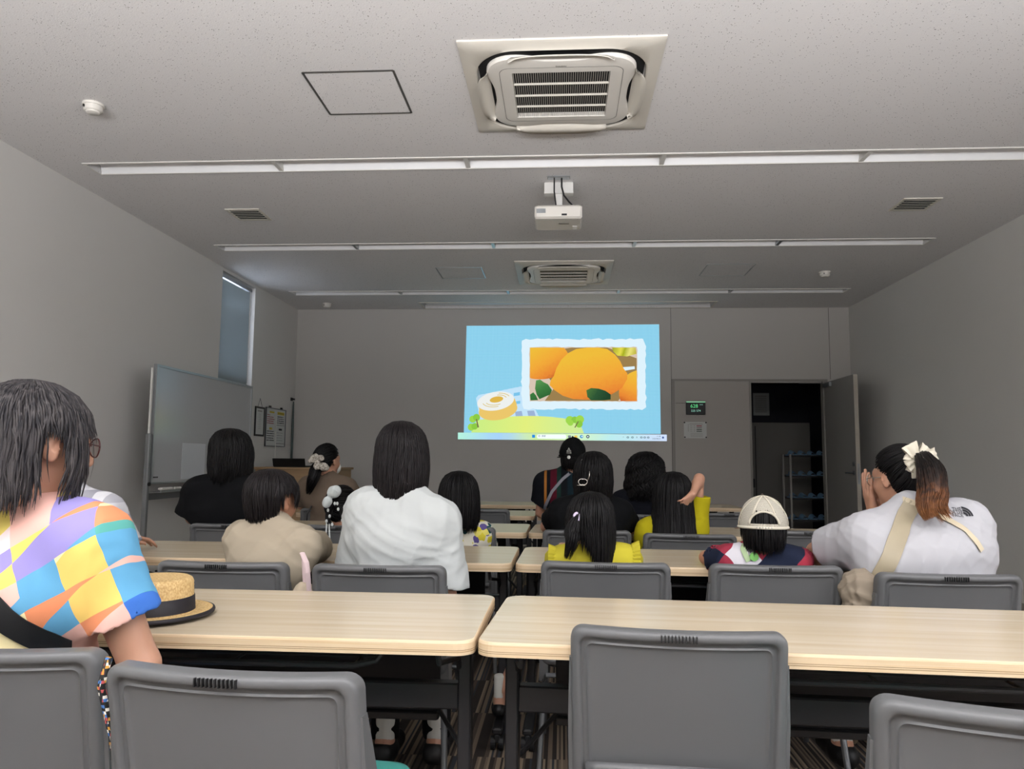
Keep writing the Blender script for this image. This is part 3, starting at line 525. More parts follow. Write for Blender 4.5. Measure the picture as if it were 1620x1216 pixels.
# ---------------------------------------------------------------- tables
TY, DR, TZ, GAP = 2.04, 1.288, .72, -.187
def make_table(label, loc, rz):
    t = thing('folding_table', label, 'table', loc, rz, 'long maple topped folding tables in rows')
    o = rrect(-.897, .897, -.3, .3, .045, 8); n = len(o); R_ = [(1, TZ-.032), (1.0, TZ-.032), (1, TZ-.006), (.9985, TZ-.002), (.996, TZ)]
    V = []
    for k, z in R_:
        e = (1-k)*.9; V += [(x-math.copysign(min(abs(x), e), x), y-math.copysign(min(abs(y), e), y), z) for x, y in o]
    F = [(i*n+k, i*n+(k+1) % n, (i+1)*n+(k+1) % n, (i+1)*n+k) for i in range(len(R_)-1) for k in range(n)]
    mb = MB(); mb.add(V, F, 1); mb.add(V[:n], [tuple(range(n-1, -1, -1))], 1); mb.add(V[-n:], [tuple(range(n))], 0); tp = mb.build('tabletop', [M_wood, M_edge], t)
    g = MB(); 
    for z in (TZ-.021, TZ-.025): g.poly([(x*1.0003, y*1.001) for x, y in o], z, z+.0012, lambda u, v, q: (u, v, q))
    g.build('edge_groove', mat('edge_groove', '#8a7354', .7), tp)
    for s in (-1, 1):
        MB().box(s*.845-.017, s*.845+.017, -.03, .03, .075, TZ-.035, b=.004).build('leg', M_frame, t)
        MB().box(s*.845-.02, s*.845+.02, -.27, .27, .06, .085, b=.006).build('foot', M_frame, t)
        for y in (-.25, .25):
            c = MB(); c.cyl((s*.845-.016, y, .026), (1, 0, 0), .026, .018).cyl((s*.845+.016, y, .026), (1, 0, 0), .026, .018).box(s*.845-.012, s*.845+.012, y-.02, y+.02, .03, .062, b=.004); c.build('caster', M_caster, t)
        MB().tube([(s*.80, -.2, TZ-.04), (s*.805, -.2, TZ-.075), (s*.83, -.05, TZ-.10), (s*.83, .0, TZ-.16)], .007).build('hinge_link', M_frame, t)
        MB().tube([(s*.745, .2, .41), (s*.835, .08, .34)], .007).build('brace', M_frame, t)
    MB().box(-.83, .83, -.02, .02, .482, .548, b=.004).build('beam', M_frame, t)
    MB().box(-.745, .745, .20, .212, .405, TZ-.04).build('modesty_panel', mat('charcoal_panel', '#1b1b1e', .5), t)
    MB().box(-.745, .745, .185, .212, .385, .408, b=.004).build('panel_lip', M_frame, t)
    sh = MB(); sh.tube([(-.68, -.17, TZ-.036), (-.65, -.19, TZ-.075), (-.6, -.2, TZ-.085), (.6, -.2, TZ-.085), (.65, -.19, TZ-.075), (.68, -.17, TZ-.036)], .008)
    shelf = sh.build('book_shelf', M_frame, t)
    w_ = MB()
    for y in (-.13, -.06, .01, .08, .15): w_.tube([(-.64, y, TZ-.08), (.64, y, TZ-.08)], .004, 6)
    for x in (-.6, -.3, 0, .3, .6): w_.tube([(x, -.2, TZ-.083), (x, .19, TZ-.083)], .004, 6)
    w_.build('shelf_wires', M_frame, shelf); return t
tabs = {}; base = None
for r in range(5):
    for s, sd in ((-1, 'left'), (1, 'right')):
        rz = {(0, 1): -.05, (1, 1): -.02, (2, 1): -.035}.get((r, s), 0)
        yc = TY+DR*r; x_end = GAP+s*.007; cx = x_end+s*.9*math.cos(rz); cy = yc+.9*s*math.sin(rz)
        lb = ['%s hand maple table in the front row nearest the camera', '%s hand maple table in the second row from the camera', '%s hand maple table in the middle row', '%s hand maple table in the fourth row from the camera', '%s hand maple table in the last row by the screen'][r] % sd
        if base is None: base = make_table(lb, (cx, cy, 0), rz); o = base
        else: o = copy_tree(base); o.location = (cx, cy, 0); o.rotation_euler = (0, 0, rz); o['label'] = lb
        tabs[(r, s)] = o
# ---------------------------------------------------------------- chairs
BACK_Y = -.27
def make_chair(label):
    t = thing('stacking_chair', label, 'chair', (0, 0, 0), 0, 'grey stacking chairs at the tables')
    hw, z0, z1 = .2285, .395, .77; zc = (z0+z1)/2; hh = (z1-z0)/2
    def yb(x, z): return BACK_Y+(z1-z)*.20-.035*(1-min(1, abs(x)/hw)**2)*(.55+.45*(z-z0)/(z1-z0))-.05*max(0, (z0+.07-z)/.07)*0
    rings = [(0, .040), (0, .012), (.0015, .004), (.005, 0), (.012, -.002), (.017, -.002), (.020, .001), (.023, .008), (.030, .010), (.034, .007), (.038, .012), (.044, .013)]
    def ring(e, dy, wd=0):
        pts = []
        for x, z in rrect(-hw+e, hw-e, zc-hh+e, zc+hh-e, max(.028-e*.4, .012), 6):
            xx = x*(1-.03*(z1-z)/(z1-z0)*min(1, e/.02)); pts.append((xx, yb(xx, z)+dy, z))
        return pts
    # subdivide the long sides so the curve reads
    def dens(P):
        o = []
        for i in range(len(P)):
            a, b_ = np.array(P[i]), np.array(P[(i+1) % len(P)]); o.append(tuple(a)); L = np.linalg.norm(b_-a)
            if L > .08:
                for k in range(1, 10):
                    q = a+(b_-a)*k/10; o.append(tuple(q))
        return o
    R_ = []
    base_n = None
    for e, dy in rings:
        P = [(x, 0, z) for x, y, z in ring(e, dy)]; P = dens(P); R_.append([(x, yb(x, z)+dy, z) for x, _, z in P])
    n = len(R_[0]); cx_, cz_ = 0, zc
    for k in (.8, .6, .4, .2, .001): R_.append([(x*k, yb(x*k, zc+(z-zc)*k)+.013, zc+(z-zc)*k) for x, _, z in R_[11]])
    V = sum(R_, []); F = [(i*n+k, i*n+(k+1) % n, (i+1)*n+(k+1) % n, (i+1)*n+k) for i in range(len(R_)-1) for k in range(n)]
    V = [tuple(v) for v in V]; m = len(V)
    Fr = [[(x*k, yb(x*k, zc+(z-zc)*k)+.034, zc+(z-zc)*k) for x, _, z in R_[1]] for k in (.96, .8, .6, .4, .2, .001)]; V += sum(Fr, [])
    F2 = [(k, m+k, m+(k+1) % n, (k+1) % n) for k in range(n)]+[(m+i*n+k, m+(i+1)*n+k, m+(i+1)*n+(k+1) % n, m+i*n+(k+1) % n) for i in range(len(Fr)-1) for k in range(n)]
    mb = MB(); mb.add(V, F, 0); mb.f += [tuple(f) for f in F2]; mb.m += [1]*len(F2); bk = mb.build('backrest', [M_chair, M_chairdk], t, angle=50)
    g = MB()
    for k in range(11):
        x = -.036+.0072*k; y = yb(x, .762); g.box(x-.0011, x+.0011, y-.0065, y+.002, .752, .766)
    g.build('grip_ribs', M_black, bk)
    # lower lip of the panel
    lip = MB(); P = [(x, yb(x, .46)-.004-.010*(1-(x/.2)**2), .462+.012*(1-(x/.2)**2)) for x in np.linspace(-.195, .195, 15)]
    lip.tube(P, .012, 8, flat=.9); lip.build('lower_lip', M_chair, bk, smooth=True)
    for s in (-1, 1):
        sf = MB(); N = 8; V = []; ss = []
        for i in range(N+1):
            z = .70-.36*i/N; wdt = .008+.024*min(1, i/3); y = yb(s*hw, z)+.006-.004*min(1, i/3); dpt = .03+.05*min(1, i/4)
            x1 = s*(hw+.003+.004*min(1, i/3)); x0 = x1-s*wdt; V += [(x0, y, z), (x1, y+.006, z), (x1, y+dpt, z), (x0, y+dpt, z)]
        F = [(i*4+j, i*4+(j+1) % 4, (i+1)*4+(j+1) % 4, (i+1)*4+j) for i in range(N) for j in range(4)]+[(0, 1, 2, 3), (N*4+3, N*4+2, N*4+1, N*4)]
        if s > 0: F = [f[::-1] for f in F]
        MB().add(V, F).build('side_frame', M_chair, t, angle=50)
    o = rrect(-.215, .215, -.19, .23, .06, 6); st = MB(); st.poly(o, .385, .415, lambda u, v, q: (u, v, q)); st.build('seat_pan', M_chair, t)
    c = MB(); rr_ = [(.0, .415), (.0, .440), (.008, .453), (.03, .461), (.1, .464)]
    V = []; 
    for e, z in rr_:
        V += [(x, y, z) for x, y in rrect(-.205+e, .205-e, -.17+e, .22-e, max(.055-e*.3, .02), 6)]
    n2 = len(o); F = [(i*n2+k, i*n2+(k+1) % n2, (i+1)*n2+(k+1) % n2, (i+1)*n2+k) for i in range(len(rr_)-1) for k in range(n2)]+[tuple(4*n2+k for k in range(n2))]
    c.add(V, F).build('seat_cushion', M_teal, t, smooth=True)
    for s in (-1, 1):
        MB().tube([(s*.21, .17, .375), (s*.225, .21, .2), (s*.235, .235, .012)], .011, 10).build('leg', M_steel, t)
        MB().tube([(s*.21, -.14, .375), (s*.225, -.20, .2), (s*.235, -.245, .012)], .011, 10).build('leg', M_steel, t)
    MB().tube([(-.218, .17, .33), (.218, .17, .33)], .009, 8).build('stretcher', M_steel, t)
    MB().tube([(-.22, -.16, .33), (-.21, -.20, .36), (.21, -.20, .36), (.22, -.16, .33)], .009, 8).build('stretcher', M_steel, t); return t
CH = [(-1.08, 1.375, 2, 'empty looking grey chair back cut off by the left edge of the photo'), (-.562, 1.283, -5, 'large grey chair back at the lower left beside the bright geometric shirt'),
      (.247, 1.672, -4, 'empty grey chair with teal seat tucked in front of the gap between the nearest tables'), (.70, 1.185, -13, 'grey chair back cut off by the lower right corner'),
      (-1.165, 2.57, 0, 'grey chair behind the boy in the beige shirt, left of the white chest bag'), (-.617, 2.56, 0, 'grey chair behind the woman in the gathered white top'), (.155, 2.735, -1, 'grey chair behind the pigtailed girl in yellow'),
      (.75, 2.74, 0, 'grey chair behind the boy in the white mesh cap'), (1.265, 2.60, 0, 'grey chair behind the large woman with the cream bow'), (-1.78, 4.03, 2, 'grey chair behind the black shirted woman at the whiteboard'),
      (-1.16, 4.04, 0, 'grey chair behind the child with the fluffy white hair bow'), (-.58, 4.06, 0, 'grey chair behind the child in the floral shirt'), (.132, 3.96, 2, 'grey chair behind the woman with the silver hair clip'),
      (.635, 3.85, -2, 'grey chair behind the long haired girl with raised arm'), (1.30, 4.13, 0, 'empty grey chair beyond the boy in the cap, right of him'),
      (-1.64, 5.38, 3, 'grey chair with a blue bag resting on its top edge'), (-.60, 5.50, 3, 'empty grey chair past the child in the floral shirt, left of the table gap'), (.09, 5.28, 2, 'grey chair behind the person in the striped shirt'),
      (.585, 5.20, 2, 'grey chair behind the woman in navy with wavy black hair'), (1.16, 5.44, 3, 'empty grey chair in front of the partition under the paper notice')]
chair = None
for x, y, a, lb in CH:
    if chair is None: chair = make_chair(lb); o = chair
    else: o = copy_tree(chair); o['label'] = lb
    a = math.radians(a); o.location = (x-math.sin(a)*.27, y+math.cos(a)*.27, 0); o.rotation_euler = (0, 0, a)
# ---------------------------------------------------------------- implicit surfaces (smooth blended bodies, clothes)
def nrm(v): v = np.asarray(v, float); return v/(np.linalg.norm(v)+1e-12)
def seg(a, b, ra, rb, k=.02, cut=None): return ('c', np.asarray(a, float), np.asarray(b, float), ra, rb, k, cut)
def elp(c, r, fr=None, k=.02): return ('e', np.asarray(c, float), np.asarray(r, float), fr, k)
def sdf(prims, P):
    d = None
    for p in prims:
        if p[0] == 'c':
            _, a, b_, ra, rb, k, cut = p; ba = b_-a; pa = P-a; h_ = np.clip((pa@ba)/(ba@ba+1e-12), 0, 1); x = np.linalg.norm(pa-h_[:, None]*ba, axis=1)-(ra+(rb-ra)*h_)
            if cut is not None: x = np.maximum(x, (P-cut[0])@cut[1])
        else:
            _, c, r, fr, k = p; q = P-c
            if fr is not None: q = q@fr
            k0 = np.linalg.norm(q/r, axis=1); k1 = np.linalg.norm(q/(r*r), axis=1)+1e-9; x = k0*(k0-1)/k1
        if d is None: d = x; continue
        if k <= 0: d = np.minimum(d, x); continue
        h_ = np.maximum(k-np.abs(d-x), 0)/k; d = np.minimum(d, x)-h_*h_*k*.25
    return d
def surface(fn, lo, hi, h):
    """naive surface nets over a block-sparse grid"""
    lo = np.asarray(lo, float)-2*h; hi = np.asarray(hi, float)+2*h; B = 8; nb = np.ceil((hi-lo)/(h*B)).astype(int); n = nb*B+1
    G = np.full(n, 1.0, np.float32); bi = np.stack(np.meshgrid(*[np.arange(k) for k in nb], indexing='ij'), -1).reshape(-1, 3)
    dc = fn(lo+(bi*B+B/2)*h); near = np.abs(dc) < h*B*1.45+.012
    for b_ in bi[~near & (dc < 0)]: a = b_*B; G[a[0]:a[0]+B+1, a[1]:a[1]+B+1, a[2]:a[2]+B+1] = -1
    nbk = bi[near]; loc = np.stack(np.meshgrid(*[np.arange(B+1)]*3, indexing='ij'), -1).reshape(-1, 3)
    for s in range(0, len(nbk), 200):
        bb = nbk[s:s+200]; pts = lo+(bb[:, None, :]*B+loc[None])*h; v = fn(pts.reshape(-1, 3)).reshape(len(bb), B+1, B+1, B+1)
        for q, b_ in enumerate(bb): a = b_*B; G[a[0]:a[0]+B+1, a[1]:a[1]+B+1, a[2]:a[2]+B+1] = v[q]
    S = G < 0; c = [S[i:n[0]-1+i, j:n[1]-1+j, k:n[2]-1+k] for i in (0, 1) for j in (0, 1) for k in (0, 1)]; sm = sum(x.astype(np.int8) for x in c); act = (sm > 0) & (sm < 8)
    idx = np.full(act.shape, -1, np.int64); A = np.argwhere(act); idx[tuple(A.T)] = np.arange(len(A)); acc = np.zeros((len(A), 3)); cnt = np.zeros(len(A))
    for ax in range(3):
        o1, o2 = [(1, 2), (0, 2), (0, 1)][ax]
        for u in (0, 1):
            for v in (0, 1):
                p0 = A.copy(); p0[:, o1] += u; p0[:, o2] += v; p1 = p0.copy(); p1[:, ax] += 1; g0 = G[tuple(p0.T)]; g1 = G[tuple(p1.T)]; m = (g0 < 0) != (g1 < 0)
                t = np.where(m, g0/(g0-g1+1e-12), 0); q = p0.astype(float); q[:, ax] += t; acc[m] += q[m]; cnt[m] += 1
    V = lo+acc/np.maximum(cnt, 1)[:, None]*h; Fs = []
    for ax in range(3):
        o1, o2 = [(1, 2), (2, 0), (0, 1)][ax]; sl0 = [slice(None)]*3; sl1 = [slice(None)]*3; sl0[ax] = slice(0, -1); sl1[ax] = slice(1, None)
        a, b_ = S[tuple(sl0)], S[tuple(sl1)]; E = np.argwhere(a != b_); E = E[(E[:, o1] > 0) & (E[:, o2] > 0) & (E[:, o1] < n[o1]-1) & (E[:, o2] < n[o2]-1)]
        if not len(E): continue
        ins = S[tuple(E.T)]; q = []
        for u, v in ((1, 1), (0, 1), (0, 0), (1, 0)): c_ = E.copy(); c_[:, o1] -= u; c_[:, o2] -= v; q.append(idx[tuple(c_.T)])
        q = np.stack(q, 1); q[~ins] = q[~ins][:, ::-1]; Fs.append(q)
    F = np.concatenate(Fs); F = F[(F >= 0).all(1)]; return V, F
def bounds(prims):
    lo = []; hi = []
    for p in prims:
        if p[0] == 'c': r = max(p[3], p[4]); lo += [p[1]-r, p[2]-r]; hi += [p[1]+r, p[2]+r]
        else: r = max(p[2]); lo.append(p[1]-r); hi.append(p[1]+r)
    return np.min(lo, 0), np.max(hi, 0)
def folds(P, seed, amp, sc=1.0, dirs=None):
    g = np.random.default_rng(seed); q = P*sc; w_ = np.stack([np.sin(q@g.normal(size=3)*9+g.uniform(0, 6)) for _ in range(3)], 1)*.028; q = q+w_; o = 0
    for i in range(4):
        d = g.normal(size=3); d /= np.linalg.norm(d); f = g.uniform(28, 70); o = o+(1-np.sqrt(np.sin(q@d*f+g.uniform(0, 6)+1.5*np.sin(q@g.normal(size=3)*7))**2+.06))**2*(28/f)*1.3
    return amp*(o-1.0)
def blob(name, prims, mats, parent, off, h=.007, fold=0, seed=0, minus=None, cutp=None, fsc=1.0, extra=None):
    def fn(P):
        d = sdf(prims, P)
        if fold: d = d-folds(P, seed, fold, fsc)
        if extra: d = extra(P, d)
        if minus: d = np.maximum(d, -sdf(minus, P))
        if cutp:
            for c, n_ in cutp: d = np.maximum(d, (P-c)@n_)
        return d
    lo, hi = bounds(prims); V, F = surface(fn, lo-.02, hi+.02, h); o = rawmesh(name, V, F, mats, parent, off=off); o['_v'] = 1; del o['_v']; return o, V, F
# ---------------------------------------------------------------- hair
def tubes(Pt, rad, nrmv, flat=.45, ns=4):
    """Pt (n,s,3) paths, rad (n,s), nrmv (n,s,3) outward directions -> verts, quads"""
    n, s, _ = Pt.shape; T_ = np.gradient(Pt, axis=1); T_ /= np.linalg.norm(T_, axis=2, keepdims=True)+1e-9; sd = np.cross(T_, nrmv); sd /= np.linalg.norm(sd, axis=2, keepdims=True)+1e-9; nn_ = np.cross(sd, T_)
    V = np.stack([Pt+rad[..., None]*(math.cos(2*PI*k/ns)*sd+flat*math.sin(2*PI*k/ns)*nn_) for k in range(ns)], 2).reshape(-1, 3)
    i, j, k = np.meshgrid(np.arange(n), np.arange(s-1), np.arange(ns), indexing='ij'); b_ = (i*s+j)*ns; k2 = (k+1) % ns
    F = np.stack([b_+k, b_+k2, b_+ns+k2, b_+ns+k], -1).reshape(-1, 4); return V, F
def interp(tab, x): a = np.array(tab, float); return np.interp(x, a[:, 0], a[:, 1])
def frame(yaw, pitch=0, roll=0):
    """columns: right, forward, up; yaw 0 faces +y, positive turns left"""
    return np.array((Matrix.Rotation(math.radians(yaw), 3, 'Z') @ Matrix.Rotation(math.radians(pitch), 3, 'X') @ Matrix.Rotation(math.radians(roll), 3, 'Y')))
def loose_hair(c, fr, S, prof, tips, yoff, ax=.86, n=520, r=.0042, seed=1, crown=(0, -.02), wave=0, start=.5, jit=.02, name='hair', mat_=None, parent=None, off=None, wsc=1.0, part=0):
    """prof: [(z, radius)] from crown down; tips: [(|phi| deg from back, z of tip)]; yoff: [(z, y)]"""
    g = np.random.default_rng(seed); pr = np.array(prof, float); L = np.concatenate([[0], np.cumsum(np.linalg.norm(np.diff(pr, axis=0), axis=1))])
    zz = np.linspace(pr[0, 0], pr[-1, 0], 200); Lz = np.interp(-zz, -pr[:, 0], L)
    def pos(phi, s, dr):
        z = np.interp(s, L, pr[:, 0]); R_ = np.interp(s, L, pr[:, 1])+dr*np.minimum(1, s/.08); yo = interp(yoff, z) if np.ndim(z) == 0 else np.interp(-z, [-q[0] for q in yoff], [q[1] for q in yoff])
        k = np.exp(-s/.05); x = R_*np.sin(phi)*ax+crown[0]*k; y = -R_*np.cos(phi)+yo*(1-k)+crown[1]*k; return np.stack([x, y, z], -1)
    def send(phi):
        dg = np.degrees(phi) if tips[0][0] < 0 else np.degrees(np.abs(phi)); zt = np.interp(dg, [q[0] for q in tips], [q[1] for q in tips]); return np.interp(-zt, -zz, Lz)
    # base shell
    NP, NS = 56, 22; ph = np.linspace(-PI, PI, NP, endpoint=False); pp, tt = np.meshgrid(ph, np.linspace(0.01, 1, NS), indexing='ij'); base_ = pos(pp, tt*(send(pp)-.012), -.004+.0015*np.sin(pp*23))
    V1 = base_.reshape(-1, 3); F1 = np.array([(i*NS+j, i*NS+j+1, ((i+1) % NP)*NS+j+1, ((i+1) % NP)*NS+j) for i in range(NP) for j in range(NS-1)])
    m = 12; phi = g.uniform(-PI, PI, n); s0 = np.where(g.random(n) < .45, .004, g.uniform(.02, start, n)*L[-1]); e = send(phi)*(1+g.normal(0, jit, n))+g.normal(0, .004, n); s0 = np.minimum(s0, e*.6)
    t = np.linspace(0, 1, m)[None]; s_ = s0[:, None]+(e-s0)[:, None]*t; sw = g.normal(0, .12, n)[:, None]*t+part*0
    wv = wave*np.sin(s_*55+g.uniform(0, 6, n)[:, None]*.6+phi[:, None]*3); ph2 = phi[:, None]+sw*wsc+wv*1.5; P_ = pos(ph2, s_, g.uniform(-.003, .005, n)[:, None]+wv*.08+.0*t)
    c0 = np.array([0, 0, -.02]); nv = P_-c0; nv[..., 2] *= .3; nv /= np.linalg.norm(nv, axis=2, keepdims=True); rad = r*g.uniform(.6, 1.4, n)[:, None]*np.clip(np.minimum(1, .35+t*4)*np.minimum(1, (1-t)*3.2+.1), .05, 1)
    V2, F2 = tubes(P_, rad, nv); F = np.concatenate([F1, F2+len(V1)]); V = np.concatenate([V1, V2])*S; V = V@fr.T+c
    return rawmesh(name, V, F, mat_ or M_hair, parent, off=off)
def cap_dirs(theta, psi):  # theta from the back pole (-y), psi around it, psi=0 up
    return np.stack([np.sin(theta)*np.sin(psi), -np.cos(theta), np.sin(theta)*np.cos(psi)], -1)
def pulled_hair(c, fr, S, tie, n=420, r=.004, seed=1, rad3=(.083, .102, .108), cen=(0, -.008, .012), lim=((0, 132), (40, 124), (75, 112), (92, 84), (130, 72), (180, 68)), name='hair', mat_=None, parent=None, off=None, two=False):
    g = np.random.default_rng(seed); rad3 = np.array(rad3); cen = np.array(cen)
    lm = lambda psi: np.radians(np.interp(np.degrees(np.abs(psi)), [q[0] for q in lim], [q[1] for q in lim]))
    NP, NS = 56, 18; ps = np.linspace(-PI, PI, NP, endpoint=False); pp, tt = np.meshgrid(ps, np.linspace(0, 1, NS), indexing='ij'); D = cap_dirs(tt*(lm(pp)-.04), pp); V1 = (cen+D*(rad3-.003)).reshape(-1, 3)
    F1 = np.array([(i*NS+j, ((i+1) % NP)*NS+j, ((i+1) % NP)*NS+j+1, i*NS+j+1) for i in range(NP) for j in range(NS-1)])
    psi = g.uniform(-PI, PI, n); th = lm(psi)*np.where(g.random(n) < .5, 1, np.sqrt(g.uniform(.1, 1, n))); A = cap_dirs(th, psi)
    ties = [nrm(np.array(tie))]+([nrm(np.array(tie)*(-1, 1, 1))] if two else []); 
    Tn = np.array([ties[1] if (two and a[0]*ties[0][0] < 0) else ties[0] for a in A]); Tn = Tn+g.normal(0, .06, Tn.shape); Tn /= np.linalg.norm(Tn, axis=1, keepdims=True)
    om = np.arccos(np.clip((A*Tn).sum(1), -1, 1))[:, None]; m = 11; t = np.linspace(0, 1, m)[None]; sl = lambda: (np.sin((1-t)*om)/(np.sin(om)+1e-6))[..., None]*A[:, None]+(np.sin(t*om)/(np.sin(om)+1e-6))[..., None]*Tn[:, None]
    D = sl(); D /= np.linalg.norm(D, axis=2, keepdims=True); lift = (.0015+g.uniform(-.002, .004, n)[:, None]+.006*t**2)[..., None]; P_ = cen+D*(rad3+lift)
    rd = r*g.uniform(.6, 1.5, n)[:, None]*np.minimum(1, .4+t*3)*np.ones((1, m)); V2, F2 = tubes(P_, rd, D); V = np.concatenate([V1, V2])*S; F = np.concatenate([F1, F2+len(V1)])
    return rawmesh(name, V@fr.T+c, F, mat_ or M_hair, parent, off=off)
def tail_hair(pts, rads, n=120, r=.0035, seed=1, name='ponytail', mat_=None, parent=None, off=None, braid=0, flat=.7, m=16, core=True):
    g = np.random.default_rng(seed); P0 = np.array(pts, float); tk = np.linspace(0, 1, len(P0)); tt = np.linspace(0, 1, m)
    def cr(x):
        x = np.clip(x, 0, 1)*(len(P0)-1); i = np.minimum(x.astype(int), len(P0)-2); f = (x-i)[..., None]; a, b_, c_, d = P0[np.maximum(i-1, 0)], P0[i], P0[i+1], P0[np.minimum(i+2, len(P0)-1)]
        return .5*((2*b_)+(-a+c_)*f+(2*a-5*b_+4*c_-d)*f*f+(-a+3*b_-3*c_+d)*f**3)
    C = cr(tt); T_ = np.gradient(C, axis=0); T_ /= np.linalg.norm(T_, axis=1, keepdims=True); up = np.array([0, 1, 0.]) ; A = np.cross(T_, up); A /= np.linalg.norm(A, axis=1, keepdims=True)+1e-9; B_ = np.cross(A, T_)
    R_ = np.interp(tt, np.linspace(0, 1, len(rads)), rads); q = g.uniform(0, 2*PI, n); rho = np.sqrt(g.uniform(.3, 1, n)); end = g.uniform(.82, 1.03, n); end[g.random(n) < .2] *= .85
    t2 = np.linspace(0, 1, m)[None]*end[:, None]; Cc = cr(t2); Ri = np.interp(t2, tt, R_); Ai = np.stack([np.interp(t2, tt, A[:, k]) for k in range(3)], -1); Bi = np.stack([np.interp(t2, tt, B_[:, k]) for k in range(3)], -1)
    qq = q[:, None]+g.normal(0, .25, n)[:, None]*t2+.12*np.sin(t2*9+q[:, None]*2); rr_ = rho[:, None]*(1+.08*np.sin(t2*11+q[:, None]*5))
    P_ = Cc+(Ri*rr_*np.cos(qq))[..., None]*Ai+(Ri*rr_*np.sin(qq)*flat)[..., None]*Bi; nv = P_-Cc; nv /= np.linalg.norm(nv, axis=2, keepdims=True)+1e-9
    rd = r*g.uniform(.6, 1.4, n)[:, None]*np.minimum(1, (1-np.linspace(0, 1, m)[None])*3+.12); V, F = tubes(P_, rd, nv)
    if core:
        cm_ = MB(); cm_.tube([C[i] for i in range(0, m-2)], [R_[i]*.72*(1 if i < m-5 else .6) for i in range(0, m-2)], 10); Vc = np.array(cm_.v); Fc = np.array([f for f in cm_.f if len(f) == 4]); F = np.concatenate([Fc, F+len(Vc)]); V = np.concatenate([Vc, V])
    return rawmesh(name, V, F, mat_ or M_hair, parent, off=off)
def hair_mat(name, c1, c2, rough=.38):
    m = mat(name, c1, rough, spec=.2); nt, b, new, link = nodes(m); tc = new('ShaderNodeTexCoord'); mp = new('ShaderNodeMapping'); mp.inputs['Scale'].default_value = (150, 150, 12); nz = new('ShaderNodeTexNoise'); nz.inputs['Scale'].default_value = 1
    link(tc.outputs['Object'], mp.inputs[0]); link(mp.outputs[0], nz.inputs[0]); link(ramp(nt, nz.outputs[0], [(.35, c1), (.72, c2)], 'LINEAR'), b.inputs['Base Color'])
    bp = new('ShaderNodeBump'); bp.inputs['Strength'].default_value = .25; bp.inputs['Distance'].default_value = .002; link(nz.outputs[0], bp.inputs['Height']); link(bp.outputs[0], b.inputs['Normal']); return m
M_hair = hair_mat('black_hair', '#060506', '#100e0f', .46); M_hairb = hair_mat('soft_black_hair', '#0e0b0c', '#1d1819', .46); M_hairg = hair_mat('greying_hair', '#1b1a1e', '#4c4848', .42)
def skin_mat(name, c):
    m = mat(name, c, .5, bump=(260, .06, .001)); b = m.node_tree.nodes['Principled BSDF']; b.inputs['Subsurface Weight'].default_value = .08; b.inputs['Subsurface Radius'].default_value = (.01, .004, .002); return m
M_skin = skin_mat('skin', '#b88a72'); M_skind = skin_mat('shaded_warm_skin', '#a5745a'); M_lips = mat('lips', '#9a5a50', .45); M_eye = mat('eye_white', '#d8d4cf', .2); M_iris = mat('iris', '#1a1210', .15)  # two skin tones, the second a darker brown
# ---------------------------------------------------------------- people
def hand_prims(W, D, N, side, s=1.0, curl=.35, spread=.10, k=.008):
    """W wrist, D towards the knuckles, N out of the palm, side = unit vector to the thumb"""
    W = np.asarray(W, float); D = nrm(D); side = nrm(side-D*np.dot(side, D)); N = nrm(np.cross(D, side)*np.sign(np.dot(np.cross(D, side), N)+1e-9)); o = []
    lens = [(.042, .025, .019), (.046, .029, .021), (.042, .027, .020), (.033, .020, .017)]
    for i in range(4):
        u = (1.5-i)*.0195*s; K = W+D*(.088-.004*abs(i-1))*s+side*u; o.append(seg(W+side*u*.45+D*.012*s, K, .0135*s, .0105*s, .014)); p = K; a = 0; rr_ = .0088*s
        dd = D+side*(1.5-i)*spread*.6
        for j, l in enumerate(lens[i]):
            a += curl*(.7, 1.1, .8)[j]; v = nrm(dd*math.cos(a)+N*math.sin(a)); q = p+v*l*s; o.append(seg(p, q, rr_, rr_*.9, .004)); p = q; rr_ *= .9
    p = W+D*.022*s+side*.022*s; q = p+(side*.030+D*.026+N*.012)*s; o.append(seg(W+D*.01*s, p, .014*s, .013*s, .012)); o.append(seg(p, q, .0125*s, .0105*s, .008)); v = q+(D*.027+side*.008+N*.010)*s; o.append(seg(q, v, .0100*s, .0092*s, .004)); o.append(seg(v, v+(D*.022+N*.006)*s, .0092*s, .0078*s, .004)); return o
